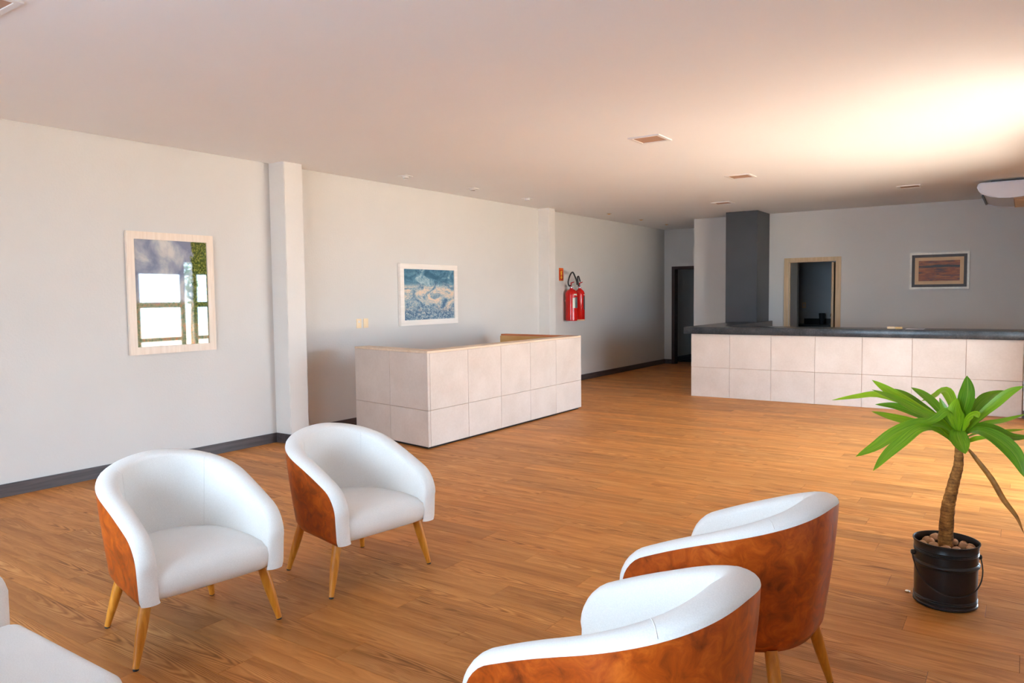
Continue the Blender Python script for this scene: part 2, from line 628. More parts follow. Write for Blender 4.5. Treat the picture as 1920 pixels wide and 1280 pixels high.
def at_y(px, py, y):
    d = FW * FPX + R2 * (px - 960) + D2 * (py - 640)
    return CAM + d * ((y - CAM.y) / d.y)


# ------------------------------------------------------------------ room shell
H = 3.025
XR, YB, YH, YR = 7.6, 14.12, 16.03, -2.2     # right wall, bar back wall, hall end wall, rear wall


def struct(o):
    o['kind'] = 'structure'
    return o


floor = struct(box('floor', -0.2, 7.8, YR - 0.2, 18.6, -0.2, -0.009, M['dark_gap']))

planks = []
row = math.floor(YR / PW)
while row * PW < 16.6:
    y0 = max(row * PW, YR)
    y1 = min((row + 1) * PW, 16.6)
    off = ((row * 0.3719) % 1.0) * PL
    k = math.floor((0 + off) / PL)
    while k * PL - off < XR:
        x0, x1 = max(k * PL - off, 0.0), min((k + 1) * PL - off, XR)
        k += 1
        if x1 - x0 > 0.02 and y1 - y0 > 0.02:
            planks.append((x0, x1, y0, y1))
    row += 1


def in_view(p):
    v = Vector(p) - CAM
    z = v.dot(FW)
    if z < 0.3:
        return False
    return -60 < 960 + FPX * v.dot(R2) / z < 1980 and -60 < 640 + FPX * v.dot(D2) / z < 1400


def plank_seen(b):
    return any(in_view((x, y, 0)) for x in (b[0], (b[0] + b[1]) / 2, b[1]) for y in (b[2], b[3]))


def plank_dist(b):
    return ((b[0] + b[1]) / 2 - CAM.x) ** 2 + ((b[2] + b[3]) / 2) ** 2


seen = sorted([b for b in planks if plank_seen(b)], key=plank_dist)[:300]
seen_set = set(seen)
GAP = 0.0006
cache = {}
for b in seen:
    w, d = round(b[1] - b[0], 4), round(b[3] - b[2], 4)
    if (w, d) not in cache:
        bm = bmesh.new()
        add_box(bm, GAP, w - GAP, GAP, d - GAP, -0.009, 0.0)
        top = [e for e in bm.edges if all(v.co.z > -0.001 for v in e.verts)]
        bmesh.ops.bevel(bm, geom=top, offset=0.0008, segments=1, affect='EDGES')
        bmesh.ops.recalc_face_normals(bm, faces=bm.faces)
        me = bpy.data.meshes.new('plank')
        bm.to_mesh(me)
        bm.free()
        me.materials.append(M['floor'])
        cache[(w, d)] = me
    o = link('plank', cache[(w, d)], parent=floor)
    o.location = (b[0], b[2], 0)
bm = bmesh.new()
for b in planks:
    if b not in seen_set:
        add_box(bm, b[0] + GAP, b[1] - GAP, b[2] + GAP, b[3] - GAP, -0.009, 0.0)
tag(from_bm('distant_planks', bm, M['floor'], floor), kind='stuff')

# left wall is one run, ceiling stops a centimetre short of it (shadow gap)
struct(box('wall_left', -0.2, 0.0, YR - 0.2, 18.6, -0.2, 3.3, M['wall']))
# ceiling with a roof slab over the shadow gap
struct(box('ceiling', 0.011, 7.8, YR - 0.2, 18.6, H, 3.24, M['ceiling']))
struct(box('sky_block_eave', 7.8, 8.6, YR - 0.2, 18.6, 2.72, 2.84, M['white']))  # unseen overhang added to keep high sky light out of the right openings
struct(box('roof', -0.2, 7.8, YR - 0.2, 18.6, 3.3, 3.5, M['wall']))

# right wall with a wide doorway and glazed doors
OPA0, OPA1, OPB1, OPZ = 6.20, 7.94, 10.30, 2.40
bm = bmesh.new()
add_box(bm, XR, 7.8, YR - 0.2, OPA0, -0.2, 3.3)
add_box(bm, XR, 7.8, OPB1, 18.6, -0.2, 3.3)
add_box(bm, XR, 7.8, OPA0, OPB1, OPZ, 3.3)
struct(from_bm('wall_right', bm, M['wall']))
# rear wall with the cool, shaded glazing
RX0, RX1, RZ = 2.00, 6.20, 2.65
bm = bmesh.new()
add_box(bm, 0.0, RX0, YR - 0.2, YR, -0.2, 3.3)
add_box(bm, RX1, XR, YR - 0.2, YR, -0.2, 3.3)
add_box(bm, RX0, RX1, YR - 0.2, YR, RZ, 3.3)
struct(from_bm('wall_rear', bm, M['wall']))

# back wall of the bar with the kitchen doorway
KD0, KD1, KDZ = 3.215, 4.015, 2.135
PX = 1.42
bm = bmesh.new()
add_box(bm, PX, KD0, YB, YB + 0.08, -0.2, H)
add_box(bm, KD1, XR, YB, YB + 0.08, -0.2, H)
add_box(bm, KD0, KD1, YB, YB + 0.08, KDZ, H)
struct(from_bm('wall_back', bm, M['wall']))
# corridor end wall with the dark doorway
HD0, HD1, HDZ = 0.255, 1.08, 2.13
bm = bmesh.new()
add_box(bm, 0.0, HD0, YH, YH + 0.14, -0.2, H)
add_box(bm, HD1, 2.9, YH, YH + 0.14, -0.2, H)
add_box(bm, HD0, HD1, YH, YH + 0.14, HDZ, H)
struct(from_bm('wall_corridor', bm, M['wall']))
# the corridor's right side and the far sides of the rooms beyond
struct(box('wall_partition', PX, PX + 0.14, YB + 0.14, YH, -0.2, H, M['greyroom']))
struct(box('wall_kitchen', 2.7, XR, 17.0, 17.2, -0.2, H, M['greyroom']))
struct(box('wall_kitchen_side', 2.6, 2.7, YB + 0.14, 17.2, -0.2, H, M['greyroom']))
struct(box('wall_beyond', 0.0, 2.9, 18.0, 18.2, -0.2, H, M['greyroom']))
struct(box('wall_beyond_side', 1.25, 1.35, YH + 0.14, 18.0, -0.2, H, M['greyroom']))

# ------------------------------------------------------------------ pillars
def pillar(y0, y1, d, label):
    t = empty('pillar', (0, (y0 + y1) / 2, 0))
    hw = (y1 - y0) / 2
    bm = bmesh.new()
    n = 26
    rnd = random.Random(int(y0 * 100))
    rings = []
    for i in range(n + 1):
        z = (H + 0.02) * i / n
        j = lambda a: rnd.uniform(-a, a)
        jit = 0.0035 if 0 < i < n else 0
        rings.append([bm.verts.new(p) for p in ((-0.02, -hw, z), (d + j(jit), -hw + j(jit), z), (d + j(jit), hw + j(jit), z), (-0.02, hw, z))])
    for a, b in zip(rings, rings[1:]):
        for k in range(4):
            bm.faces.new((a[k], a[(k + 1) % 4], b[(k + 1) % 4], b[k]))
    bm.faces.new(rings[-1])
    bmesh.ops.recalc_face_normals(bm, faces=bm.faces)
    vert = [e for e in bm.edges if abs(e.verts[0].co.z - e.verts[1].co.z) > 0.01 and e.verts[0].co.x > 0.01]
    bmesh.ops.bevel(bm, geom=vert, offset=0.006, segments=2, affect='EDGES')
    from_bm('shaft', bm, M['pillar'], t, angle=40)
    # skirting wrapped round the foot
    bm = bmesh.new()
    add_box(bm, 0.0, d + 0.014, -hw - 0.014, -hw, 0, 0.104)
    add_box(bm, 0.0, d + 0.014, hw, hw + 0.014, 0, 0.104)
    add_box(bm, d, d + 0.014, -hw, hw, 0, 0.104)
    from_bm('skirting', bm, M['basebd'], t)
    tag(t, label, 'pillar', 'plaster pillars on the long wall')


pillar(5.28, 5.53, 0.243, 'nearer rough off-white plaster pillar beside the tall framed picture')
pillar(10.70, 10.90, 0.21, 'farther slim off-white plaster pillar beside the fire extinguishers')

# ------------------------------------------------------------------ baseboards
bm = bmesh.new()
for y0, y1 in ((YR, 5.266), (5.544, 10.686), (10.914, YH), (YH + 0.17, 17.98)):
    add_box(bm, 0.0, 0.015, y0, y1, 0, 0.104)
bmesh.ops.bevel(bm, geom=[e for e in bm.edges if all(v.co.z > 0.1 and v.co.x > 0.01 for v in e.verts)], offset=0.004, segments=2, affect='EDGES')
struct(from_bm('baseboard_left', bm, M['basebd']))
bm = bmesh.new()
add_box(bm, 0.015, 0.18, YH - 0.015, YH, 0, 0.104)
add_box(bm, HD1 + 0.075, PX, YH - 0.015, YH, 0, 0.104)
struct(from_bm('baseboard_corridor', bm, M['basebd']))
bm = bmesh.new()
add_box(bm, PX, 2.30, YB - 0.015, YB, 0, 0.104)
add_box(bm, 2.87, 3.13, YB - 0.015, YB, 0, 0.104)
add_box(bm, 4.10, XR, YB - 0.015, YB, 0, 0.104)
struct(from_bm('baseboard_back', bm, M['basebd']))
bm = bmesh.new()
add_box(bm, 0.0, 1.25, 17.985, 18.0, 0, 0.11)
struct(from_bm('baseboard_beyond', bm, M['black']))
bm = bmesh.new()
for y0, y1 in ((YR, OPA0), (OPB1, 11.0), (11.8, YB - 0.02)):
    add_box(bm, XR - 0.015, XR, y0, y1, 0, 0.104)
struct(from_bm('baseboard_right', bm, M['basebd']))

# ------------------------------------------------------------------ doors
d1 = struct(empty('door_1', (3.615, YB, 0)))
bm = bmesh.new()
w = 0.4
for a, b in ((-0.482, -0.402), (0.402, 0.482)):
    add_box(bm, a, b, -0.022, 0.09, 0, 2.2)
add_box(bm, -0.402, 0.402, -0.022, 0.09, 2.135, 2.2)
from_bm('casing', bm, M['doorframe'], d1)
bm = bmesh.new()
for a, b in ((-0.402, -0.386), (0.386, 0.402)):
    add_box(bm, a, b, 0.02, 0.06, 0, 2.125)
add_box(bm, -0.402, 0.402, 0.02, 0.06, 2.12, 2.135)
from_bm('door_stop', bm, M['doorframe'], d1)
lf = box('door_leaf', 0.304, 0.342, 0.10, 0.89, 0.01, 2.11, M['doorframe'], d1, 0.002)
bm = bmesh.new()
for y in (0.82,):
    add_tube(bm, [(0.342, y, 1.0), (0.38, y, 1.0), (0.38, y - 0.11, 1.0)], 0.009)
    add_tube(bm, [(0.304, y, 1.0), (0.25, y, 1.0), (0.25, y - 0.11, 1.0)], 0.009)
from_bm('handle', bm, M['chrome'], lf, angle=50)

d2 = struct(empty('door_2', (0.6675, YH, 0)))
bm = bmesh.new()
for a, b in ((-0.485, -0.4125), (0.4125, 0.485)):
    add_box(bm, a, b, -0.018, 0.16, 0, 2.195)
add_box(bm, -0.4125, 0.4125, -0.018, 0.16, 2.13, 2.195)
from_bm('casing', bm, M['doorbrown'], d2)
d4 = struct(empty('door_4', (2.70, 16.58, 0)))
box('door_leaf', 0.0, 0.03, -0.36, 0.36, 0.005, 2.06, M['black'], d4, 0.002)
bm = bmesh.new()
add_tube(bm, [(0.03, -0.29, 1.0), (0.075, -0.29, 1.0), (0.075, -0.18, 1.0)], 0.009)
from_bm('handle', bm, M['chrome'], d4, angle=50)

# wide doorway to the patio (open), then glazed doors with grey bars
d3 = struct(empty('door_3', (XR, OPA0, 0)))
bm = bmesh.new()
add_box(bm, -0.01, 0.21, 0.0, 0.05, 0, OPZ - 0.05)
add_box(bm, -0.01, 0.21, 0.0, OPA1 - OPA0, OPZ - 0.05, OPZ)
from_bm('frame', bm, M['alum'], d3)


def glazed_leaf(name, parent, length, zs, axis, off, stile=0.09, d0=0.07, d1=0.115, top=2.35):
    """a leaf of stacked panes; axis 1 runs along Y, axis 0 along X"""
    def bx(bm, a0, a1, q0, q1, z0, z1):
        if axis == 1:
            add_box(bm, q0, q1, off + a0, off + a1, z0, z1)
        else:
            add_box(bm, off + a0, off + a1, q0, q1, z0, z1)
    bm = bmesh.new()
    bx(bm, 0, stile, d0, d1, 0.01, top)
    bx(bm, length - stile, length, d0, d1, 0.01, top)
    prev = 0.01
    for z0, z1 in zs:
        bx(bm, stile, length - stile, d0, d1, prev, z0)
        prev = z1
    bx(bm, stile, length - stile, d0, d1, prev, top)
    lf = from_bm(name, bm, M['alum'], parent)
    m = (d0 + d1) / 2
    for z0, z1 in zs:
        bm = bmesh.new()
        bx(bm, stile, length - stile, m - 0.003, m + 0.003, z0, z1)
        from_bm('pane', bm, M['glass'], lf)
    return lf


ZS = ((0.12, 0.74), (0.815, 1.419), (1.528, 2.097))
w1 = struct(empty('window_1', (XR, OPA1, 0)))
bm = bmesh.new()
add_box(bm, -0.01, 0.21, 0.0, 0.04, 0, OPZ - 0.05)
add_box(bm, -0.01, 0.21, OPB1 - OPA1 - 0.05, OPB1 - OPA1, 0, OPZ - 0.05)
add_box(bm, -0.01, 0.21, 0.0, OPB1 - OPA1, OPZ - 0.05, OPZ)
from_bm('frame', bm, M['alum'], w1)
glazed_leaf('glazed_leaf', w1, 1.055, ZS, 1, 0.045)
glazed_leaf('glazed_leaf', w1, 1.01, ZS, 1, 1.29)
bm = bmesh.new()
add_box(bm, 0.09, 0.096, 1.10, 1.29, 0.01, OPZ - 0.05)
from_bm('pane', bm, M['glass'], w1)

w2 = struct(empty('window_2', (RX0, YR, 0)))
bm = bmesh.new()
L = RX1 - RX0
add_box(bm, 0, 0.05, -0.21, 0.01, 0, RZ)
add_box(bm, L - 0.05, L, -0.21, 0.01, 0, RZ)
add_box(bm, 0.05, L - 0.05, -0.21, 0.01, RZ - 0.05, RZ)
from_bm('frame', bm, M['alum'], w2)
for k in range(4):
    glazed_leaf('glazed_leaf', w2, 1.018, ((0.10, 0.90), (0.95, 1.75), (1.80, 2.50)), 0, 0.06 + k * 1.02, 0.045, -0.12, -0.08, 2.595)

# outside: sunlit patio to the right, unseen ground behind tinted blue for cool bounce light
struct(box('ground', 7.8, 40, -30, 45, -0.3, -0.06, M['pavers']))
struct(box('ground', -40, 7.8, -40, YR - 0.2, -0.3, -0.06, M['rear_bounce_ground']))
sh = empty('shrub', (10.2, 10.79, -0.06))
rnd = random.Random(3)
bm = bmesh.new()
for i in range(420):
    th, r, z = rnd.uniform(0, 6.283), rnd.uniform(0, 1) ** 0.5, rnd.uniform(1.55, 3.2)
    rr = 0.17 * math.sin(min(1, (z - 1.4) / 1.85) * math.pi) ** 0.5 * r
    c = Vector((rr * math.cos(th), rr * math.sin(th), z))
    a = Vector((rnd.uniform(-1, 1), rnd.uniform(-1, 1), rnd.uniform(-.5, .8))).normalized()
    b = a.orthogonal().normalized()
    l, wd = rnd.uniform(.04, .08), rnd.uniform(.02, .035)
    bm.faces.new([bm.verts.new(c + a * l), bm.verts.new(c + b * wd), bm.verts.new(c - a * l), bm.verts.new(c - b * wd)])
tag(from_bm('foliage', bm, M['hedge'], sh), kind='stuff')
tube('stem', [(0, 0, -0.01), (0.02, 0, 0.9), (0, 0.03, 2.0)], [0.035, 0.028, 0.012], M['bark'], sh)
tag(sh, 'leafy green shrub outside the glazed doors', 'shrub')

# ------------------------------------------------------------------ charcoal column
bm = bmesh.new()
add_box(bm, 2.30, 2.86, 13.36, YB, 0.0, H)
bmesh.ops.bevel(bm, geom=[e for e in bm.edges if abs(e.verts[0].co.z - e.verts[1].co.z) > 1], offset=0.004, segments=2, affect='EDGES')
tag(from_bm('charcoal_column', bm, M['charcoal'], angle=40), 'tall square charcoal painted column behind the bar counter', 'column')

# ------------------------------------------------------------------ tiles on a vertical face
tile_cache = {}


def tile_on(parent, p, q, s0, s1, z0, z1, origin=(0, 0), th=0.011, gap=0.0022):
    """one tile on the face that runs p->q (outward is to the right of p->q)"""
    d = (Vector(q) - Vector(p)).normalized()
    ang = math.atan2(d.y, d.x)
    key = (round(s1 - s0, 3), round(z1 - z0, 3))
    if key not in tile_cache:
        bm = bmesh.new()
        add_box(bm, gap, key[0] - gap, -th, 0.0, gap, key[1] - gap)
        fr = [e for e in bm.edges if all(v.co.y < -th + 1e-5 for v in e.verts)]
        bmesh.ops.bevel(bm, geom=fr, offset=0.0012, segments=1, affect='EDGES')
        bmesh.ops.recalc_face_normals(bm, faces=bm.faces)
        me = bpy.data.meshes.new('tile')
        bm.to_mesh(me)
        bm.free()
        me.materials.append(M['tile'])
        tile_cache[key] = me
    o = link('tile', tile_cache[key], parent=parent)
    o.location = (p[0] + d.x * s0 - origin[0], p[1] + d.y * s0 - origin[1], z0)
    o.rotation_euler = (0, 0, ang)
    return o


# ------------------------------------------------------------------ bar counter
CY = 11.095
bar = empty('bar_counter', (4.6, CY, 0))
OB = (4.6, CY)
box('body', 2.53 - OB[0], 6.765 - OB[0], 0.011, 0.14, 0, 0.962, M['grout'], bar)
box('body_return', 2.53 - OB[0], 2.80 - OB[0], 0.14, 13.36 - CY, 0, 0.962, M['white'], bar)
box('back_shelf', 2.80 - OB[0], 6.765 - OB[0], 0.14, 0.50, 0.55, 0.58, M['white'], bar)
xs = [2.525, 3.126, 3.733, 4.340, 4.950, 5.556, 6.164, 6.768]
for a, b in zip(xs, xs[1:]):
    for z0, z1 in ((0.0, 0.452), (0.452, 0.962)):
        tile_on(bar, (a, CY + 0.011), (b, CY + 0.011), 0, b - a, z0, z1, OB)
box('end_panel', 6.775 - OB[0], 7.595 - OB[0], -0.02, 0.25, 0, 0.962, M['white'], bar, 0.003)
box('end_skirting', 6.775 - OB[0], 7.595 - OB[0], -0.034, -0.02, 0, 0.10, M['basebd'], bar)
tag(bar, 'long bar counter faced with large cream square tiles under a black top', 'counter')

ct = empty('granite_countertop', (4.6, CY, 0.964))
bm = bmesh.new()
lo_hi = []
poly = [(2.42, CY - 0.045), (7.585, CY - 0.045), (7.585, CY + 0.62), (2.935, CY + 0.62), (2.935, 14.10), (2.875, 14.10), (2.875, 13.345), (2.42, 13.345)]
poly = [(x - OB[0], y - OB[1]) for x, y in poly]
prism('slab', poly, 0.0, 0.104, M['granite'], ct, 0.002)
box('joint', -1.205, -1.202, -0.0462, -0.0452, 0.002, 0.102, M['dark_gap'], ct)
box('joint', -0.01, -0.007, -0.0462, -0.0452, 0.002, 0.102, M['dark_gap'], ct)
tag(ct, 'L-shaped black granite countertop on the tiled bar counter', 'countertop')

# things lying on the counter
pk = empty('wooden_peg', (5.30, 11.38, 1.068), math.radians(4))
box('jaw', -0.085, 0.005, -0.022, 0.022, 0, 0.03, M['mat_tan'], pk, 0.004)
box('grip', 0.012, 0.10, -0.02, 0.02, 0, 0.026, M['honey'], pk, 0.004)
box('spring', 0.0, 0.016, -0.012, 0.012, 0.004, 0.022, M['steel'], pk, 0.003)
tag(pk, 'small tan wooden peg lying on the black countertop', 'peg')
ps = box('paper_sheet', 5.44, 5.66, 11.3, 11.52, 1.068, 1.071, M['paper'])
tag(ps, 'thin pale sheet of paper beside the wooden peg', 'paper')

# ------------------------------------------------------------------ reception desk
DA, DB, DC, DD = (0.43, 6.06), (1.728, 5.82), (1.703, 9.09), (0.37, 9.19)
desk = empty('reception_desk', (1.05, 7.5, 0))
OD = (1.05, 7.5)
TH = 0.20


def inset(p, q, dist):
    d = (Vector(q) - Vector(p)).normalized()
    n = Vector((-d.y, d.x))     # left of p->q is inside (A->B->C->D runs counter-clockwise)
    return Vector(p) + n * dist, Vector(q) + n * dist


def isect(l1, l2):
    p, r = l1[0], l1[1] - l1[0]
    q, s = l2[0], l2[1] - l2[0]
    t = (q - p).cross(s) / r.cross(s)
    return p + r * t


def rel(p):
    return (p[0] - OD[0], p[1] - OD[1])


vec = lambda p: Vector((p[0], p[1]))
lA, lB, lC = inset(DA, DB, TH), inset(DB, DC, TH), inset(DC, DD, 0.12)
i1 = isect((lA[0].to_2d(), lA[1].to_2d()), (lB[0].to_2d(), lB[1].to_2d()))
i2 = isect((lB[0].to_2d(), lB[1].to_2d()), (lC[0].to_2d(), lC[1].to_2d()))
ZT = 0.995
e = 0.012
sA, sB, sC = inset(DA, DB, e), inset(DB, DC, e), inset(DC, DD, e)
o1 = isect((sA[0].to_2d(), sA[1].to_2d()), (sB[0].to_2d(), sB[1].to_2d()))
o2 = isect((sB[0].to_2d(), sB[1].to_2d()), (sC[0].to_2d(), sC[1].to_2d()))
body = [sA[0].to_2d(), o1, o2, sC[1].to_2d(), lC[1].to_2d(), i2, i1, lA[0].to_2d()]
prism('body', [rel(p) for p in body], 0.022, ZT, M['grout'], desk)
prism('plinth', [rel(p) for p in [inset(DA, DB, .03)[0].to_2d(), vec(DB) + Vector((-.035, .035)), vec(DC) + Vector((-.035, -.03)), inset(DC, DD, .03)[1].to_2d(), lC[1].to_2d(), i2, i1, lA[0].to_2d()]],
      0.0, 0.022, M['black'], desk)
LAB = (Vector(DB) - Vector(DA)).length
LBC = (Vector(DC) - Vector(DB)).length
LCD = (Vector(DD) - Vector(DC)).length
JZ = 0.402
for z0, z1 in ((0.022, JZ), (JZ, ZT)):
    h0 = LAB / 2 + 0.005
    tile_on(desk, inset(DA, DB, e)[0], inset(DA, DB, e)[1], 0.0, h0, z0, z1, OD)
    tile_on(desk, inset(DA, DB, e)[0], inset(DA, DB, e)[1], h0, LAB - 0.002, z0, z1, OD)
    pB = inset(DB, DC, e)
    cuts = [0.0, 0.042, 0.69, 1.325, 1.965, 2.59, LBC]
    for a, b in zip(cuts, cuts[1:]):
        tile_on(desk, pB[0], pB[1], a, b, z0, z1, OD)
    pC = inset(DC, DD, e)
    tile_on(desk, pC[0], pC[1], 0.0, LCD / 2, z0, z1, OD)
    tile_on(desk, pC[0], pC[1], LCD / 2, LCD, z0, z1, OD)
# timber cap pieces and the honey-coloured inside of the far return
prism('cap', [rel(p) for p in (vec(DA), vec(DB), i1, lA[0].to_2d())], ZT, 1.016, M['capwood'], desk)
prism('cap', [rel(p) for p in (vec(DB), vec(DC), i2, i1)], ZT, 1.016, M['capwood'], desk)
tag(prism('cap', [rel(p) for p in (vec(DC), vec(DD), lC[1].to_2d(), i2)], ZT, 1.016, M['far_capwood'], desk), 'reddish wooden cap on the far end')
ip = inset(DC, DD, 0.122)
ip2 = inset(DC, DD, 0.14)
tag(prism('inner_panel', [rel(p) for p in (i2 + Vector((-.002, -.002)), ip[1].to_2d(), ip2[1].to_2d(), isect((lB[0].to_2d(), lB[1].to_2d()), (ip2[0].to_2d(), ip2[1].to_2d())) + Vector((-.002, 0)))], 0.03, ZT - 0.004, M['honey'], desk), 'honey-coloured wooden panel')
tag(desk, 'cream tiled reception desk with a pale wooden cap against the long wall', 'desk')

# ------------------------------------------------------------------ pictures
def quad_canvas(name, corners, mat, parent):
    me = bpy.data.meshes.new(name)
    me.from_pydata(corners, [], [(0, 1, 2, 3)])
    uv = me.uv_layers.new(name='UVMap')
    for i, c in enumerate(((0, 0), (1, 0), (1, 1), (0, 1))):
        uv.data[i].uv = c
    return link(name, me, mat, parent)


def picture(name, axis, a0, a1, z0, z1, layers, canvas, depth):
    """axis 'L' = on the left wall (faces +X, runs along Y), 'B' = on the back wall (faces -Y, runs along X).
    layers: list of (part, width, thickness, material) from the outside in."""
    t = empty(name, (0.0, (a0 + a1) / 2, (z0 + z1) / 2) if axis == 'L' else ((a0 + a1) / 2, YB, (z0 + z1) / 2))
    hw, hh = (a1 - a0) / 2, (z1 - z0) / 2

    def P(a, d, z):
        return (d, a, z) if axis == 'L' else (a, -d, z)

    def bx(bm, a, b, d0, d1, c, e_):
        p, q = P(a, d0, c), P(b, d1, e_)
        add_box(bm, min(p[0], q[0]), max(p[0], q[0]), min(p[1], q[1]), max(p[1], q[1]), min(p[2], q[2]), max(p[2], q[2]))
    o = 0.0
    for part, w_, th, mat in layers:
        bm = bmesh.new()
        x, y = hw - o, hh - o
        # mitred ring
        ring = []
        for xx, yy in ((x, y), (x - w_, y - w_)):
            ring.append([(-xx, -yy), (xx, -yy), (xx, yy), (-xx, yy)])
        V = [[[bm.verts.new(P(p[0], d, p[1])) for p in r] for r in ring] for d in (0.003, th)]
        for k in range(4):
            j = (k + 1) % 4
            bm.faces.new((V[1][0][k], V[1][0][j], V[1][1][j], V[1][1][k]))
            bm.faces.new((V[0][0][k], V[0][0][j], V[0][1][j], V[0][1][k]))
            bm.faces.new((V[0][0][k], V[0][0][j], V[1][0][j], V[1][0][k]))
            bm.faces.new((V[0][1][k], V[0][1][j], V[1][1][j], V[1][1][k]))
        from_bm(part, bm, mat, t)
        o += w_
    x, y = hw - o, hh - o
    bm = bmesh.new()
    quad_canvas('canvas', [P(-x, depth, -y), P(x, depth, -y), P(x, depth, y), P(-x, depth, y)], canvas, t)
    bx(bm, -hw + .01, hw - .01, 0.002, depth - 0.002, -hh + .01, hh - .01)
    from_bm('backing', bm, M['dark_gap'], t)
    return t


tag(picture('framed_picture', 'L', 3.672, 4.552, 1.068, 2.205, [('frame', 0.07, 0.032, M['framewood'])], M['art_field'], 0.018),
    'tall glazed landscape picture in a whitewashed wooden frame', 'picture')
tag(picture('framed_picture', 'L', 7.26, 8.45, 1.198, 2.015, [('frame', 0.07, 0.05, M['framewhite'])], M['art_blue'], 0.035),
    'blue and cream landscape painting in a white frame above the desk', 'picture')
tag(picture('framed_picture', 'B', 5.165, 6.018, 1.61, 2.206,
            [('outer_moulding', 0.032, 0.034, M['steel']), ('frame', 0.045, 0.028, M['darkframe']), ('mount', 0.055, 0.022, M['mat_tan'])], M['art_sunset'], 0.016),
    'small amber and brown painting in a dark silver-edged frame behind the bar', 'picture')

# ------------------------------------------------------------------ switches
def switch(y0, y1, z0, z1, label, socket):
    t = empty('wall_switch', (0, (y0 + y1) / 2, (z0 + z1) / 2))
    w_, h_ = (y1 - y0) / 2, (z1 - z0) / 2
    box('plate', 0.0, 0.009, -w_, w_, -h_, h_, M['plastic'], t, 0.002)
    if socket:
        bm = bmesh.new()
        for z in (0.02, -0.02):
            add_box(bm, 0.009, 0.011, -0.016, 0.016, z - 0.012, z + 0.012)
        from_bm('outlet', bm, M['plastic'], t)
    else:
        box('rocker', 0.009, 0.012, -0.016, 0.016, 0.008, 0.036, M['white'], t, 0.001)
        box('rocker', 0.009, 0.012, -0.016, 0.016, -0.036, -0.008, M['plastic'], t, 0.001)
    tag(t, label, 'switch', 'switch plates by the desk')


switch(6.51, 6.587, 1.2, 1.314, 'cream switch plate nearer the pillar, with a white rocker', False)
switch(6.627, 6.704, 1.2, 1.315, 'cream socket plate nearer the blue painting', True)

# ------------------------------------------------------------------ fire safety
sg = empty('safety_sign', (0.0, 11.442, 1.945))
box('board', 0.0, 0.004, -0.075, 0.075, -0.112, 0.112, M['signorange'], sg)
box('field', 0.004, 0.0055, -0.055, 0.055, -0.09, 0.075, M['signred'], sg)


def sign_poly(name, pts):
    bm = bmesh.new()
    a = [bm.verts.new((0.0056, y, z)) for y, z in pts]
    b = [bm.verts.new((0.0075, y, z)) for y, z in pts]
    bm.faces.new(b)
    bm.faces.new(a[::-1])
    for i in range(len(pts)):
        bm.faces.new((a[i], a[(i + 1) % len(pts)], b[(i + 1) % len(pts)], b[i]))
    from_bm(name, bm, M['yellow'], sg)


sign_poly('extinguisher_symbol', [(-0.022, -0.012), (0.022, -0.012), (0.022, 0.03), (0.012, 0.04), (0.012, 0.05), (0.034, 0.046), (0.034, 0.056), (0.004, 0.064), (-0.034, 0.05), (-0.034, 0.03), (-0.026, 0.032), (-0.026, 0.046), (-0.012, 0.05), (-0.012, 0.04), (-0.022, 0.03)])
sign_poly('arrow_symbol', [(-0.014, -0.022), (0.014, -0.022), (0.014, -0.048), (0.036, -0.048), (0.0, -0.084), (-0.036, -0.048), (-0.014, -0.048)])
tag(sg, 'small red and orange fire extinguisher sign with a yellow down arrow', 'sign')


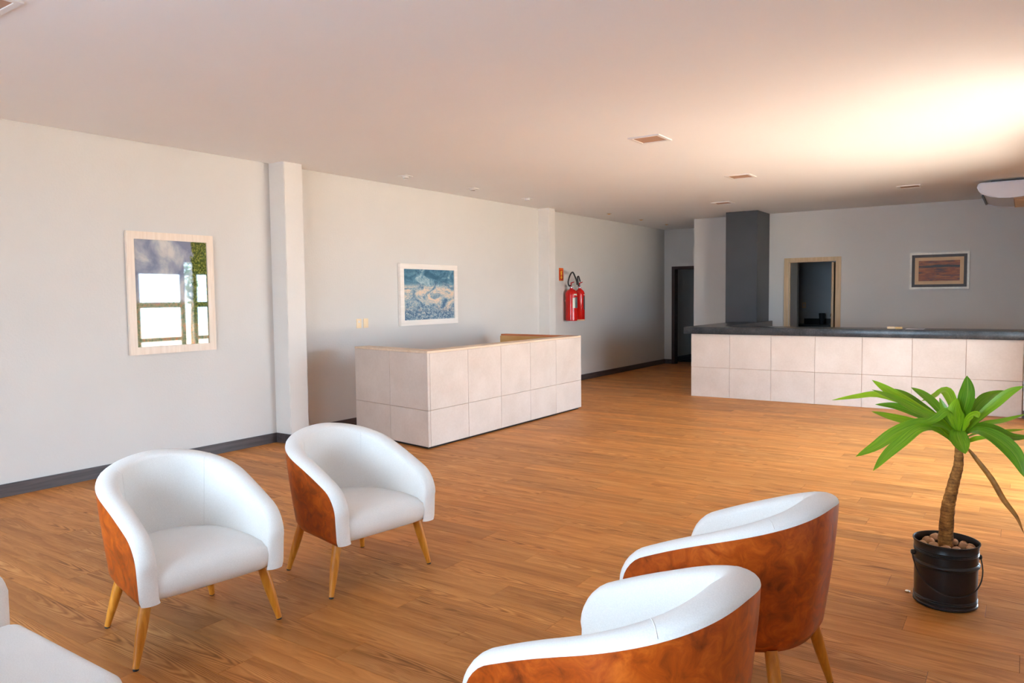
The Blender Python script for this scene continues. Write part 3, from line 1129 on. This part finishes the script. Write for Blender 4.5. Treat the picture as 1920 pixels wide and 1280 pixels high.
def extinguisher(y, r, z0, z1, label, kind):
    t = empty('fire_extinguisher', (r + 0.03, y, z0))
    h_ = z1 - z0
    prof = [(r * 0.9, 0.0), (r, 0.012), (r, h_ - 0.10), (r * 0.97, h_ - 0.075), (r * 0.82, h_ - 0.04), (r * 0.5, h_ - 0.012), (0.026, h_), (0.026, h_ + 0.02)]
    lathe('cylinder', prof, M['extred'], t, 32)
    if kind == 1:
        lathe('foot_ring', [(r * 0.96, -0.004), (r * 1.01, 0.0), (r * 1.01, 0.02), (r * 0.96, 0.022)], M['mat_tan'], t, 32)
    lathe('valve', [(0.02, h_ + 0.02), (0.02, h_ + 0.06), (0.014, h_ + 0.07)], M['chrome'], t, 14)
    bm = bmesh.new()
    add_tube(bm, [(0, -0.01, h_ + 0.055), (0.02, -0.06, h_ + 0.05), (0.02, -0.10, h_ + 0.045)], [0.012, 0.01, 0.008])
    add_tube(bm, [(0, 0.0, h_ + 0.07), (0.02, -0.05, h_ + 0.10), (0.02, 0.06, h_ + 0.12)], [0.012, 0.01, 0.008])
    from_bm('lever', bm, M['extred'], t, angle=50)
    lathe('gauge', [(0.016, 0), (0.018, 0.006), (0.016, 0.012)], M['labelwhite'], t, 14, (0.022, 0.02, h_ + 0.035))
    # label wrapped on the front of the cylinder
    def wrap(nm, a0, a1, za, zb, mat):
        bm = bmesh.new()
        n = 8
        pr = []
        for i in range(n + 1):
            a = math.radians(a0 + (a1 - a0) * i / n)
            pr.append([bm.verts.new((math.cos(a) * rr, math.sin(a) * rr, z)) for rr, z in ((r + .0006, za), (r + .0016, za), (r + .0016, zb), (r + .0006, zb))])
        for p, q in zip(pr, pr[1:]):
            for k in range(4):
                bm.faces.new((p[k], q[k], q[(k + 1) % 4], p[(k + 1) % 4]))
        bm.faces.new(pr[0])
        bm.faces.new(pr[-1])
        from_bm(nm, bm, mat, t, smooth=False)
    if kind == 0:
        wrap('label_print', -48, -24, h_ * 0.40, h_ * 0.72, M['labelwhite'])
        wrap('label_print', -23.5, 30, h_ * 0.40, h_ * 0.74, M['labelgrey'])
        wrap('label_print', -34, 0, h_ * 0.80, h_ * 0.84, M['labelwhite'])
        hose = [(0.0, -0.02, h_ + 0.06), (0.02, -0.11, h_ + 0.05), (0.03, -0.16, h_ + 0.12), (0.03, -0.09, h_ + 0.24), (0.03, 0.0, h_ + 0.29), (0.04, 0.06, h_ + 0.22), (0.06, 0.09, h_ + 0.13), (0.06, 0.10, h_ + 0.07)]
    else:
        wrap('label_print', -12, 50, h_ * 0.34, h_ * 0.76, M['labeldark'])
        wrap('label_print', -8, 10, h_ * 0.80, h_ * 0.83, M['labelwhite'])
        hose = [(0.0, -0.02, h_ + 0.05), (0.03, -0.10, h_ + 0.06), (0.05, -0.15, h_ + 0.11), (0.05, -0.17, h_ + 0.20), (0.05, -0.13, h_ + 0.22), (0.03, -0.07, h_ + 0.19), (0.02, -0.02, h_ + 0.13)]
    tube('hose', spline(hose, 30), 0.013, M['rubber'], t, 10)
    box('bracket', -r - 0.03, -r * 0.9, -0.02, 0.02, h_ * 0.6, h_ * 0.66, M['steel'], t)
    tag(t, label, 'extinguisher', 'fire extinguishers on the wall')


extinguisher(11.565, 0.105, 1.125, 1.69, 'red fire extinguisher nearer the pillar, with a white label', 0)
extinguisher(11.895, 0.09, 1.12, 1.69, 'slimmer red fire extinguisher on the right of the pair', 1)

# ------------------------------------------------------------------ ceiling fittings
def square_fitting(x, y, s, label):
    t = empty('recessed_ceiling_light', (x, y, H))
    bm = bmesh.new()
    h = s / 2
    o, i = h, h - 0.032
    for (a, b, c, d) in ((-o, o, -o, -i), (-o, o, i, o), (-o, -i, -i, i), (i, o, -i, i)):
        add_box(bm, a, b, c, d, -0.010, 0.0)
    from_bm('trim', bm, M['white'], t)
    box('diffuser', -i, i, -i, i, -0.0045, 0.0, M['tan'], t)
    tag(t, label, 'ceiling light', 'square recessed ceiling lights')


square_fitting(3.832, 6.61, 0.31, 'square recessed ceiling light nearest in the middle of the room')
square_fitting(3.812, 9.38, 0.31, 'second square recessed ceiling light, halfway to the bar counter')
square_fitting(2.735, 11.92, 0.30, 'square recessed ceiling light just before the charcoal column')
square_fitting(5.41, 11.77, 0.30, 'square recessed ceiling light above the bar, near the air conditioner')
square_fitting(2.56, 1.60, 0.31, 'square ceiling light cut off at the top left corner')


def tilt_spot(y, label):
    t = empty('square_downlight', (0.59, y, H))
    bm = bmesh.new()
    o, i = 0.062, 0.044
    for (a, b, c, d) in ((-o, o, -o, -i), (-o, o, i, o), (-o, -i, -i, i), (i, o, -i, i)):
        add_box(bm, a, b, c, d, -0.008, 0.0)
    from_bm('trim', bm, M['white'], t)
    lathe('lamp', [(0.040, -0.026), (0.040, -0.003), (0.034, 0.0)], M['white'], t, 20)
    lathe('lens', [(0.030, -0.030), (0.032, -0.026)], M['chrome'], t, 20)
    tag(t, label, 'downlight', 'square downlights above the desk')


tilt_spot(6.80, 'white square downlight nearest, in the row above the desk')
tilt_spot(8.13, 'middle white square downlight in the row above the desk')
tilt_spot(9.47, 'farthest white square downlight in the row above the desk')


def round_spot(y, label):
    t = empty('round_downlight', (0.59, y, H))
    lathe('trim', [(0.045, 0.0), (0.045, -0.006), (0.036, -0.009), (0.032, -0.003)], M['steel'], t, 24)
    lathe('lamp', [(0.030, -0.006), (0.022, -0.016), (0.010, -0.020)], M['amber'], t, 20)
    tag(t, label, 'downlight', 'round downlights by the corridor')


round_spot(12.14, 'round amber downlight nearest the farther pillar')
round_spot(13.5, 'middle round amber downlight on the way to the corridor')
round_spot(14.75, 'farthest round amber downlight above the corridor entrance')

# ------------------------------------------------------------------ ceiling air conditioner (seen end-on)
ac = empty('air_conditioner', (6.55, 12.42, 2.765))
Y0, Y1 = -0.70, 0.70
prof = [(-0.335, 0.205), (-0.345, 0.165), (-0.325, 0.115), (-0.27, 0.066), (-0.19, 0.032), (-0.10, 0.012), (0.02, 0.004), (0.14, 0.012), (0.26, 0.030), (0.36, 0.055), (0.36, 0.225), (-0.31, 0.225)]


def extrude_y(name, prof, y0, y1, mat, parent, bevel=0.0):
    bm = bmesh.new()
    a = [bm.verts.new((x, y0, z)) for x, z in prof]
    b = [bm.verts.new((x, y1, z)) for x, z in prof]
    bm.faces.new(a)
    bm.faces.new(b[::-1])
    for i in range(len(prof)):
        j = (i + 1) % len(prof)
        bm.faces.new((a[i], b[i], b[j], a[j]))
    if bevel:
        bmesh.ops.bevel(bm, geom=[e for e in bm.edges if abs(e.verts[0].co.y - e.verts[1].co.y) < 1e-5], offset=bevel, segments=3, affect='EDGES')
    return from_bm(name, bm, mat, parent, angle=45)


extrude_y('body', [(x * 0.985, z * 0.97 + 0.006) for x, z in prof], Y0 + 0.05, Y1 - 0.05, M['acwhite'], ac)
extrude_y('end_cap', prof, Y0, Y0 + 0.05, M['acwhite'], ac, 0.012)
extrude_y('end_cap', prof, Y1 - 0.05, Y1, M['acwhite'], ac, 0.012)
bm = bmesh.new()
add_box(bm, -0.295, -0.272, Y0 + 0.09, Y1 - 0.09, 0.055, 0.075)
from_bm('outlet_slot', bm, M['black'], ac)
gr = box('intake_grille', 0.06, 0.32, Y0 + 0.09, Y1 - 0.09, -0.004, 0.03, M['tan'], ac)
for k in range(12):
    y = Y0 + 0.14 + k * 0.1
    box('slat', 0.07, 0.31, y, y + 0.03, -0.009, -0.003, M['mat_tan'], gr)
box('hanger', -0.2, 0.3, -0.45, -0.40, 0.225, 0.26, M['black'], ac)
box('hanger', -0.2, 0.3, 0.40, 0.45, 0.225, 0.26, M['black'], ac)
tag(ac, 'white ceiling-hung air conditioner with rounded end above the bar', 'air conditioner')

# ------------------------------------------------------------------ kitchen seen through the doorway
kb = empty('kitchen_bench', (3.6, 16.70, 0))
box('cabinet', -0.70, 1.5, -0.27, 0.29, 0, 0.86, M['greyroom'], kb)
box('worktop', -0.865, 1.55, -0.32, 0.295, 0.86, 0.905, M['black'], kb)
box('splashback', -0.775, 1.55, 0.27, 0.295, 0.905, 1.02, M['black'], kb)
tag(kb, 'black kitchen worktop with splashback in the dark room beyond', 'worktop')
cp = empty('drinking_cup', (3.24, 16.72, 0.906))
lathe('cup', [(0.05, 0.0), (0.062, 0.235), (0.058, 0.235), (0.047, 0.01)], M['darkglass'], cp, 20)
tag(cp, 'smoked cup on the black worktop in the dark room', 'cup')
fc = empty('faucet', (3.41, 16.86, 0.906))
tube('spout', spline([(0, 0, 0), (0, 0, 0.16), (0, -0.03, 0.22), (0, -0.09, 0.22), (0, -0.12, 0.17)], 16), 0.014, M['chrome'], fc)
lathe('base', [(0.03, 0), (0.026, 0.02), (0.018, 0.04)], M['chrome'], fc, 16)
tube('lever', [(0.02, 0, 0.05), (0.07, 0, 0.07)], 0.007, M['chrome'], fc)
tag(fc, 'chrome faucet at the right end of the dark worktop', 'faucet')
so = empty('wall_socket', (2.815, 16.995, 1.305))
box('plate', -0.038, 0.038, -0.004, 0.005, -0.06, 0.06, M['plastic'], so, 0.002)
box('outlet', -0.02, 0.02, -0.007, -0.004, -0.03, 0.03, M['white'], so, 0.001)
tag(so, 'pale wall socket in the dark room behind the doorway', 'socket')

# ------------------------------------------------------------------ armchairs
def build_chair(label):
    root = empty('armchair')
    Wd, xf, xc, ax = 0.353, 0.335, 0.0, 0.345
    zb = 0.285
    ex = 2.25
    # plan samples of the outer U, from the right arm's front round the back
    half = []
    arm = xf - xc
    for s in (0, 0.003, 0.010, 0.022, 0.038, 0.058, 0.08, 0.105, 0.15, 0.20, 0.26, arm):
        half.append((xf - s, -Wd, s))
    s0 = arm
    px, py = xc, -Wd
    fine = []
    for i in range(401):
        a = math.pi / 2 * i / 400
        fine.append((xc - ax * max(0.0, math.sin(a)) ** (2 / ex), -Wd * max(0.0, math.cos(a)) ** (2 / ex)))
    acc = [0.0]
    for p, q in zip(fine, fine[1:]):
        acc.append(acc[-1] + math.hypot(q[0] - p[0], q[1] - p[1]))
    NE = 22
    j = 0
    for i in range(1, NE + 1):
        want = acc[-1] * i / NE
        while j < 399 and acc[j + 1] < want:
            j += 1
        f_ = (want - acc[j]) / max(1e-9, acc[j + 1] - acc[j])
        x = fine[j][0] + (fine[j + 1][0] - fine[j][0]) * f_
        y = fine[j][1] + (fine[j + 1][1] - fine[j][1]) * f_
        half.append((x, y if i < NE else 0.0, s0 + want))
    s0 += acc[-1]
    S = s0
    pts = half + [(x, -y, s) for x, y, s in half[-2::-1]]
    N = len(pts)
    nrm = []
    for i in range(N):
        a, b = pts[max(i - 1, 0)], pts[min(i + 1, N - 1)]
        t = Vector((b[0] - a[0], b[1] - a[1], 0)).normalized()
        nrm.append(Vector((-t.y, t.x, 0)) * -1)     # outward
    for i in range(len(half)):
        if half[i][2] <= arm - 0.03:
            nrm[i] = Vector((0, -1, 0))
            nrm[N - 1 - i] = Vector((0, 1, 0))
    if nrm[len(half) - 1].x > 0:
        nrm = [(-n if abs(n.x) > 0.05 and n.dot(Vector((pts[i][0] - 0.1, pts[i][1], 0))) < 0 else n) for i, n in enumerate(nrm)]
    for i in range(N):
        c = Vector((pts[i][0] - 0.1, pts[i][1], 0))
        if nrm[i].dot(c) < 0:
            nrm[i] = -nrm[i]
    R = 0.085

    def zr(s):
        base = 0.53 + 0.260 * (1 - (1 - min(1, s / S)) ** 1.65)
        if s < R:
            base += -R + math.sqrt(max(0, R * R - (R - s) ** 2))
        return base

    def tap(z, i):
        q = max(0, min(1, (z - zb) / 0.5))
        k_ = 0.35 + 0.65 * min(1, pts[i][2] / (0.6 * S))
        return k_ * (0.055 * (1 - q) ** 1.4 + 0.018 * max(0, 1 - (z - zb) / 0.03) ** 2)

    def outer(i, z):
        return Vector((pts[i][0], pts[i][1], z)) - nrm[i] * tap(z, i)

    def inner(i, z):
        t = min(1, pts[i][2] / S)
        return Vector((pts[i][0], pts[i][1], z)) - nrm[i] * (0.086 + 0.026 * t + 0.75 * tap(z, i))

    # leather outside
    bm = bmesh.new()
    NZ = 12
    grid = []
    for i in range(N):
        z1 = zr(pts[i][2])
        grid.append([bm.verts.new(outer(i, zb + (z1 - zb) * k / NZ)) for k in range(NZ + 1)])
    for a, b in zip(grid, grid[1:]):
        for k in range(NZ):
            bm.faces.new((a[k], b[k], b[k + 1], a[k + 1]))
    # a thin return under the hem gives the hide its thickness
    hem = [bm.verts.new(outer(i, zb) - nrm[i] * 0.02 + Vector((0, 0, -0.004))) for i in range(N)]
    for i in range(N - 1):
        bm.faces.new((grid[i][0], hem[i], hem[i + 1], grid[i + 1][0]))
    from_bm('outer_shell', bm, M['leather'], root, smooth=True)

    # white lining: inside face, rolled rim and arm fronts as one skin
    bm = bmesh.new()
    NI = 10
    zi = 0.33
    gi = []
    for i in range(N):
        z1 = zr(pts[i][2])
        gi.append([bm.verts.new(inner(i, zi + (z1 - zi) * k / NI)) for k in range(NI + 1)])
    for a, b in zip(gi, gi[1:]):
        for k in range(NI):
            bm.faces.new((a[k], a[k + 1], b[k + 1], b[k]))
    path = []
    NF = 8
    zf = zr(0)
    for k in range(NF):
        path.append((0, zb + (zf - zb) * k / NF))
    path += [(i, zr(pts[i][2])) for i in range(N)]
    for k in range(NF - 1, -1, -1):
        path.append((N - 1, zb + (zf - zb) * k / NF))
    cen = [(outer(i, z) + inner(i, z)) / 2 for i, z in path]
    rows = []
    NB = 10
    for j, (i, z) in enumerate(path):
        O, I = outer(i, z), inner(i, z)
        T = (cen[min(j + 1, len(cen) - 1)] - cen[max(j - 1, 0)]).normalized()
        Sv = I - O
        Nn = T.cross(Sv)
        if Nn.length < 1e-6:
            Nn = Vector((0, 0, 1))
        Nn.normalize()
        if Nn.dot(Vector((1, 0, 0.9))) < 0:
            Nn = -Nn
        b = 0.030 if NF <= j < len(path) - NF else 0.022
        rows.append([bm.verts.new(O + Sv * (1 - math.cos(math.pi * k / NB)) / 2 + Nn * b * math.sin(math.pi * k / NB)) for k in range(NB + 1)])
    for a, c in zip(rows, rows[1:]):
        for k in range(NB):
            bm.faces.new((a[k], a[k + 1], c[k + 1], c[k]))
    bmesh.ops.remove_doubles(bm, verts=bm.verts[:], dist=0.0004)
    lining = from_bm('lining', bm, M['fabric'], root, smooth=True)
    # stitched seams where the arm pieces meet the back piece
    mid = len(half) - 1
    for i in (mid - 12, mid + 12):
        j = NF + i
        Nr = rows and None
        O, I = outer(i, zr(pts[i][2])), inner(i, zr(pts[i][2]))
        Sv = I - O
        line = [O + Sv * (1 - math.cos(math.pi * k / NB)) / 2 + Vector((0, 0, 0.0305 * math.sin(math.pi * k / NB))) for k in range(1, NB)]
        z1 = zr(pts[i][2])
        line += [inner(i, z1 + (0.42 - z1) * k / 8) - nrm[i] * 0.0004 for k in range(9)]
        tube('seam', line, 0.0016, M['fabric'], lining, 5)

    # seat cushion
    bm = bmesh.new()
    prof = [(0.318, 0.287), (0.338, 0.300), (0.350, 0.330), (0.352, 0.362), (0.343, 0.392), (0.322, 0.414), (0.285, 0.427), (0.20, 0.434), (0.10, 0.434), (0.0, 0.430), (-0.10, 0.424), (-0.19, 0.418), (-0.245, 0.414)]
    NA = 16
    cols = []
    for a_ in range(NA + 1):
        a = -1 + 2 * a_ / NA
        col = []
        for x, z in prof:
            if x > xc:
                hw = 0.258
            else:
                hw = 0.258 * max(0.02, 1 - (abs(x - xc) / 0.252) ** 2.3) ** (1 / 2.3)
            dz = (0.012 * (1 - a * a) - 0.014 * abs(a) ** 8) if z > 0.40 else 0
            dx = -0.012 * abs(a) ** 6 if x > 0.3 else 0
            col.append(bm.verts.new((x + dx, a * hw, z + dz)))
        cols.append(col)
    for a, b in zip(cols, cols[1:]):
        for k in range(len(prof) - 1):
            bm.faces.new((a[k], a[k + 1], b[k + 1], b[k]))
    from_bm('seat', bm, M['fabric'], root, smooth=True)
    # underside
    step = [outer(i, zb) - nrm[i] * 0.012 for i in range(0, N)]
    prism('underside', [(min(p.x, 0.295), p.y) for p in step if p.x < 0.30], zb - 0.001, zb + 0.012, M['undercloth'], root)
    # legs, each turned and splayed
    for (tx, ty, fx, fy) in ((0.245, 0.27, 0.278, 0.338), (0.245, -0.27, 0.278, -0.338), (-0.20, 0.20, -0.265, 0.26), (-0.20, -0.20, -0.265, -0.26)):
        A, B = Vector((tx, ty, zb + 0.004)), Vector((fx, fy, 0.008))
        pr = [(0, 0.0235), (0.15, 0.0245), (0.35, 0.0245), (0.55, 0.0225), (0.75, 0.0185), (0.9, 0.015), (1.0, 0.0135)]
        lg = tube('leg', [A.lerp(B, q) for q, _ in pr], [r for _, r in pr], M['legwood'], root, 16)
        lathe('foot_glide', [(0.012, 0.0), (0.0125, 0.007), (0.011, 0.010)], M['rubber'], lg, 12, (fx, fy, 0))
    tag(root, label, 'armchair', 'white and cognac tub armchairs')
    return root


CH_LABELS = ['white and cognac tub armchair nearer the sofa, facing the room', 'white and cognac tub armchair standing in front of the reception desk',
             'tub armchair seen from behind, nearer the potted plant', 'tub armchair seen from behind, cut off by the bottom edge']
CH_POS = [(3.455, 2.018, -8), (3.575, 3.0, -8), (5.865, 2.905, 180 - 6), (5.858, 1.91, 180 - 5)]
chair = build_chair(CH_LABELS[0])
for k, (x, y, a) in enumerate(CH_POS):
    c = chair if k == 0 else copy_tree(chair)
    c.location = (x, y, 0)
    c.rotation_euler = (0, 0, math.radians(a))
    c['label'] = CH_LABELS[k]

# ------------------------------------------------------------------ sofa at the lower left
def cushion(name, x0, x1, y0, y1, z0, z1, r, mat, parent):
    bm = bmesh.new()
    add_box(bm, x0, x1, y0, y1, z0, z1)
    bmesh.ops.bevel(bm, geom=bm.edges[:], offset=r, segments=6, profile=0.5, affect='EDGES')
    return from_bm(name, bm, mat, parent, smooth=True)


sofa = empty('sofa', (4.35, 0.70, 0))
box('base', -0.72, 0.95, -0.40, 0.42, 0.12, 0.26, M['fabric'], sofa, 0.03, 4)
cushion('seat_cushion', -0.57, 0.18, -0.30, 0.475, 0.255, 0.43, 0.05, M['fabric'], sofa)
cushion('seat_cushion', 0.185, 0.965, -0.30, 0.475, 0.255, 0.43, 0.05, M['fabric'], sofa)
cushion('armrest', -0.83, -0.575, -0.42, 0.475, 0.12, 0.60, 0.085, M['fabric'], sofa)
cushion('armrest', 0.97, 1.19, -0.42, 0.475, 0.12, 0.60, 0.085, M['fabric'], sofa)
cushion('backrest', -0.83, 1.19, -0.62, -0.38, 0.12, 0.80, 0.085, M['fabric'], sofa)
for x, y in ((-0.74, 0.38), (1.1, 0.38), (-0.74, -0.52), (1.1, -0.52)):
    lathe('leg', [(0.016, 0), (0.024, 0.13)], M['legwood'], sofa, 14, (x, y, 0))
tag(sofa, 'pale upholstered sofa cut off at the lower left corner', 'sofa')

# ------------------------------------------------------------------ potted plant
PXc, PYc = 6.468, 4.292
pp = empty('potted_plant', (PXc, PYc, 0))
r = 0.146
prof = [(0.0, 0.004), (r - 0.012, 0.0), (r - 0.002, 0.006), (r - 0.002, 0.014), (r - 0.006, 0.018), (r - 0.006, 0.03), (r - 0.003, 0.033), (r - 0.006, 0.037), (r - 0.003, 0.041), (r - 0.006, 0.045),
        (r - 0.005, 0.20), (r + 0.003, 0.206), (r + 0.005, 0.212), (r + 0.003, 0.218), (r - 0.004, 0.224), (r - 0.004, 0.262), (r - 0.001, 0.266), (r - 0.004, 0.270), (r - 0.001, 0.274), (r - 0.004, 0.278),
        (r - 0.001, 0.282), (r - 0.003, 0.286), (r, 0.314), (r + 0.004, 0.317), (r + 0.004, 0.322), (r - 0.001, 0.323), (r - 0.004, 0.318), (r - 0.006, 0.27), (0.0, 0.268)]
pot = lathe('bucket', [(max(a, 0.0008), b) for a, b in prof], M['black'], pp, 48, close=False, angle=35)
lathe('soil', [(0.0008, 0.275), (0.08, 0.274), (r - 0.008, 0.270)], M['soil'], pp, 32, close=False)
# bail handle on two ears, hanging down on the near side
ea = math.radians(197)
ux, uy = math.cos(ea), math.sin(ea)
fxv = Vector((uy, -ux, 0))
if fxv.y > 0:
    fxv = -fxv
e0 = Vector((ux, uy, 0)) * (r + 0.008) + Vector((0, 0, 0.246))
e1 = Vector((-ux, -uy, 0)) * (r + 0.008) + Vector((0, 0, 0.246))
for ev in (e0, e1):
    bm = bmesh.new()
    d = Vector((ev.x, ev.y, 0)).normalized()
    add_tube(bm, [ev - d * 0.018, ev - d * 0.004, ev + d * 0.004, ev + d * 0.006], [0.013, 0.013, 0.011, 0.006], 12)
    from_bm('handle_ear', bm, M['black'], pot, angle=40)
bail = []
for k in range(25):
    a = math.pi * k / 24
    side = e0.lerp(e1, (1 - math.cos(a)) / 2)
    out = fxv * (0.175 * math.sin(a) ** 0.8)
    bail.append(side + out + Vector((0, 0, -0.155 * math.sin(a) ** 0.85)))
tube('bail_handle', bail, 0.0032, M['rubber'], pot, 8)

# trunk: leaning, slimmer at the top, ringed
def pl(px, py, dy=0.0):
    return at_y(px, py, PYc + dy) - Vector((PXc, PYc, 0))


tr = spline([Vector((0.0, 0, 0.262)), pl(1773, 1010), pl(1777, 955), pl(1782, 930), pl(1790, 898), pl(1797, 872), pl(1798, 845), pl(1799, 812)], 40)
rads = []
for k in range(41):
    q = k / 40
    rads.append((0.037 * (1 - q) ** 0.9 + 0.0145 * q) * (1 + 0.05 * math.sin(k * 2.4)))
tube('trunk', tr, rads, M['bark'], pp, 18)

# leaves: midrib points in crop pixels of the plant study, converted to the plant's own plane, with depth offsets
def cp_(cx, cy, dy):
    return pl(1540 + cx / 5.0526, 690 + cy / 5.0526, dy)


LEAVES = [   # points base -> tip, widest half-width (m), depth at tip
    ([(1285, 620), (1150, 500), (900, 370), (560, 255), (330, 270), (100, 303)], 0.019, 0.16),
    ([(1280, 625), (1100, 490), (860, 360), (650, 225), (480, 112)], 0.026, 0.04),
    ([(1280, 640), (1120, 505), (900, 395), (700, 290), (478, 203)], 0.023, -0.06),
    ([(1275, 640), (1080, 520), (900, 430), (700, 360), (510, 342)], 0.020, 0.10),
    ([(1275, 660), (1090, 560), (880, 520), (660, 465), (475, 410)], 0.024, -0.08),
    ([(1285, 650), (1120, 535), (920, 530), (700, 620), (510, 745), (325, 838)], 0.032, -0.17),
    ([(1270, 700), (1100, 580), (930, 570), (770, 690), (610, 830), (490, 972)], 0.026, -0.26),
    ([(1290, 620), (1180, 470), (1060, 330), (950, 240), (850, 182)], 0.021, 0.14),
    ([(1280, 630), (1090, 460), (920, 340), (800, 255), (695, 195)], 0.018, 0.20),
    ([(1300, 600), (1265, 420), (1225, 290), (1165, 215), (1060, 270), (945, 312)], 0.025, 0.22),
    ([(1310, 620), (1330, 470), (1370, 320), (1388, 200), (1380, 70)], 0.033, -0.04),
    ([(1300, 630), (1280, 500), (1270, 400), (1290, 285)], 0.032, -0.06),
    ([(1330, 620), (1430, 440), (1530, 310), (1620, 255), (1745, 212)], 0.026, 0.18),
    ([(1340, 640), (1480, 480), (1640, 345), (1780, 235), (1915, 170)], 0.022, 0.02),
    ([(1340, 640), (1470, 500), (1590, 400), (1740, 280)], 0.017, 0.14),
    ([(1340, 650), (1500, 540), (1720, 500), (1940, 435)], 0.015, 0.10),
    ([(1340, 670), (1500, 610), (1700, 600), (1930, 580)], 0.011, 0.22),
    ([(1335, 650), (1460, 590), (1620, 640), (1780, 760), (1870, 880), (1930, 1040)], 0.033, -0.18),
    ([(1330, 640), (1450, 555), (1620, 580), (1800, 655), (2000, 650)], 0.025, 0.02),
    ([(1300, 610), (1290, 600), (1305, 670), (1330, 740), (1365, 812)], 0.036, -0.15),
    ([(1320, 720), (1400, 690), (1480, 665), (1590, 655)], 0.012, -0.04),
    ([(1300, 600), (1250, 430), (1180, 410), (1100, 470), (1020, 505), (930, 515)], 0.018, -0.12),
    ([(1330, 640), (1370, 540), (1410, 470), (1470, 440), (1490, 470)], 0.020, -0.10),
    ([(1285, 720), (1190, 640), (1060, 580), (960, 555)], 0.010, -0.10),
    ([(1270, 740), (1200, 660), (1090, 590), (1000, 560)], 0.008, 0.05),
    ([(1300, 620), (1240, 520), (1180, 420), (1120, 280)], 0.018, 0.06),
    ([(1320, 620), (1400, 470), (1440, 360), (1440, 265)], 0.018, 0.16),
    ([(1280, 640), (1150, 520), (1020, 430), (920, 340)], 0.014, 0.12),
]


def leaf(name, ctrl, hw, mat, fold=0.22, twist=0.0, base_w=0.45):
    n = 18
    mid = spline(ctrl, n)
    bm = bmesh.new()
    uvl = bm.loops.layers.uv.new('UVMap')
    up = Vector((0.05, -0.62, 0.78)).normalized()
    rows = []
    for i, p in enumerate(mid):
        q = i / n
        t = (mid[min(i + 1, n)] - mid[max(i - 1, 0)]).normalized()
        side = t.cross(up)
        if side.length < 0.15:
            side = t.cross(Vector((0.3, -0.9, 0.3)))
        side.normalize()
        if rows and side.dot(prev) < 0:
            side = -side
        prev = side.copy()
        nn = side.cross(t).normalized()
        if twist:
            side = (Matrix.Rotation(twist * q, 3, t) @ side)
            nn = side.cross(t).normalized()
        if q < 0.3:
            w_ = base_w + (1 - base_w) * 0.9 * (q / 0.3) ** 1.5 * 0.75
        else:
            w_ = 0.0
        body = math.sin(math.pi * min(1, max(0, (q - 0.02) / 0.98)) ** 1.15) ** 0.75 if q < 1 else 0
        w_ = hw * max(body, base_w * (1 - q / 0.3) if q < 0.3 else 0)
        w_ = max(w_, 0.0006)
        lift = nn * w_ * fold
        rows.append((bm.verts.new(p + side * w_ + lift), bm.verts.new(p + side * w_ * 0.5 + lift * 0.4), bm.verts.new(p), bm.verts.new(p - side * w_ * 0.5 + lift * 0.4), bm.verts.new(p - side * w_ + lift)))
    for i in range(n):
        a, b = rows[i], rows[i + 1]
        for k in range(4):
            f = bm.faces.new((a[k], a[k + 1], b[k + 1], b[k]))
            for lp, uvv in zip(f.loops, ((k / 4, i / n), ((k + 1) / 4, i / n), ((k + 1) / 4, (i + 1) / n), (k / 4, (i + 1) / n))):
                lp[uvl].uv = uvv
    return from_bm(name, bm, mat, pp, smooth=True)


for k, (c, hw, dy) in enumerate(LEAVES):
    m_ = len(c) - 1
    leaf('leaf', [cp_(x, y, dy * (i / m_) ** 0.8) for i, (x, y) in enumerate(c)], hw * 1.16, M['leaf'], twist=random.uniform(-0.4, 0.4))
dead = [(1806, 838), (1815, 842), (1832, 863), (1860, 899), (1883, 938), (1907, 969), (1920, 1000)]
tag(leaf('leaf', [pl(x, y, -0.10 * i / 6) for i, (x, y) in enumerate(dead)], 0.013, M['deadleaf'], fold=0.6, twist=0.8), 'long dry brown leaf hanging down')
tag(pp, 'tall green leafy plant with ringed trunk in a black metal bucket', 'plant')

# pebbles round the trunk
rnd = random.Random(12)
spots = []
for ring, n in ((0.070, 7), (0.110, 12)):
    for i in range(n):
        a = 2 * math.pi * i / n + rnd.uniform(-0.15, 0.15) + (0.2 if n == 7 else 0)
        spots.append((ring + rnd.uniform(-0.006, 0.006), a))
for (rr, a) in spots:
    bm = bmesh.new()
    bmesh.ops.create_icosphere(bm, subdivisions=2, radius=1.0)
    sx, sy, sz = rnd.uniform(0.021, 0.030), rnd.uniform(0.017, 0.024), rnd.uniform(0.013, 0.02)
    ph = [rnd.uniform(0, 6) for _ in range(3)]
    for v in bm.verts:
        w_ = 1 + 0.10 * math.sin(3 * v.co.x + ph[0]) + 0.08 * math.sin(3 * v.co.y + ph[1]) + 0.06 * math.sin(4 * v.co.z + ph[2])
        v.co = Vector((v.co.x * sx, v.co.y * sy, v.co.z * sz)) * w_
    o = from_bm('pebble', bm, M['stone'], None, smooth=True)
    o.location = (PXc + rr * math.cos(a), PYc + rr * math.sin(a), 0.272 + sz * 0.85 + (0.012 if rnd.random() < 0.4 else 0))
    o.rotation_euler = (rnd.uniform(-.3, .3), rnd.uniform(-.3, .3), rnd.uniform(0, 3))
    tag(o, 'rounded tan pebble lying round the trunk in the black bucket', 'pebble', 'pebbles in the black bucket')

cap = lathe('bottle_cap', [(0.010, 0.0), (0.0125, 0.003), (0.0125, 0.008), (0.010, 0.010)], M['chrome'], None, 16, angle=40)
cap.location = (6.295, 4.33, 0.0)
tag(cap, 'tiny shiny metal cap on the floor beside the black bucket', 'cap')
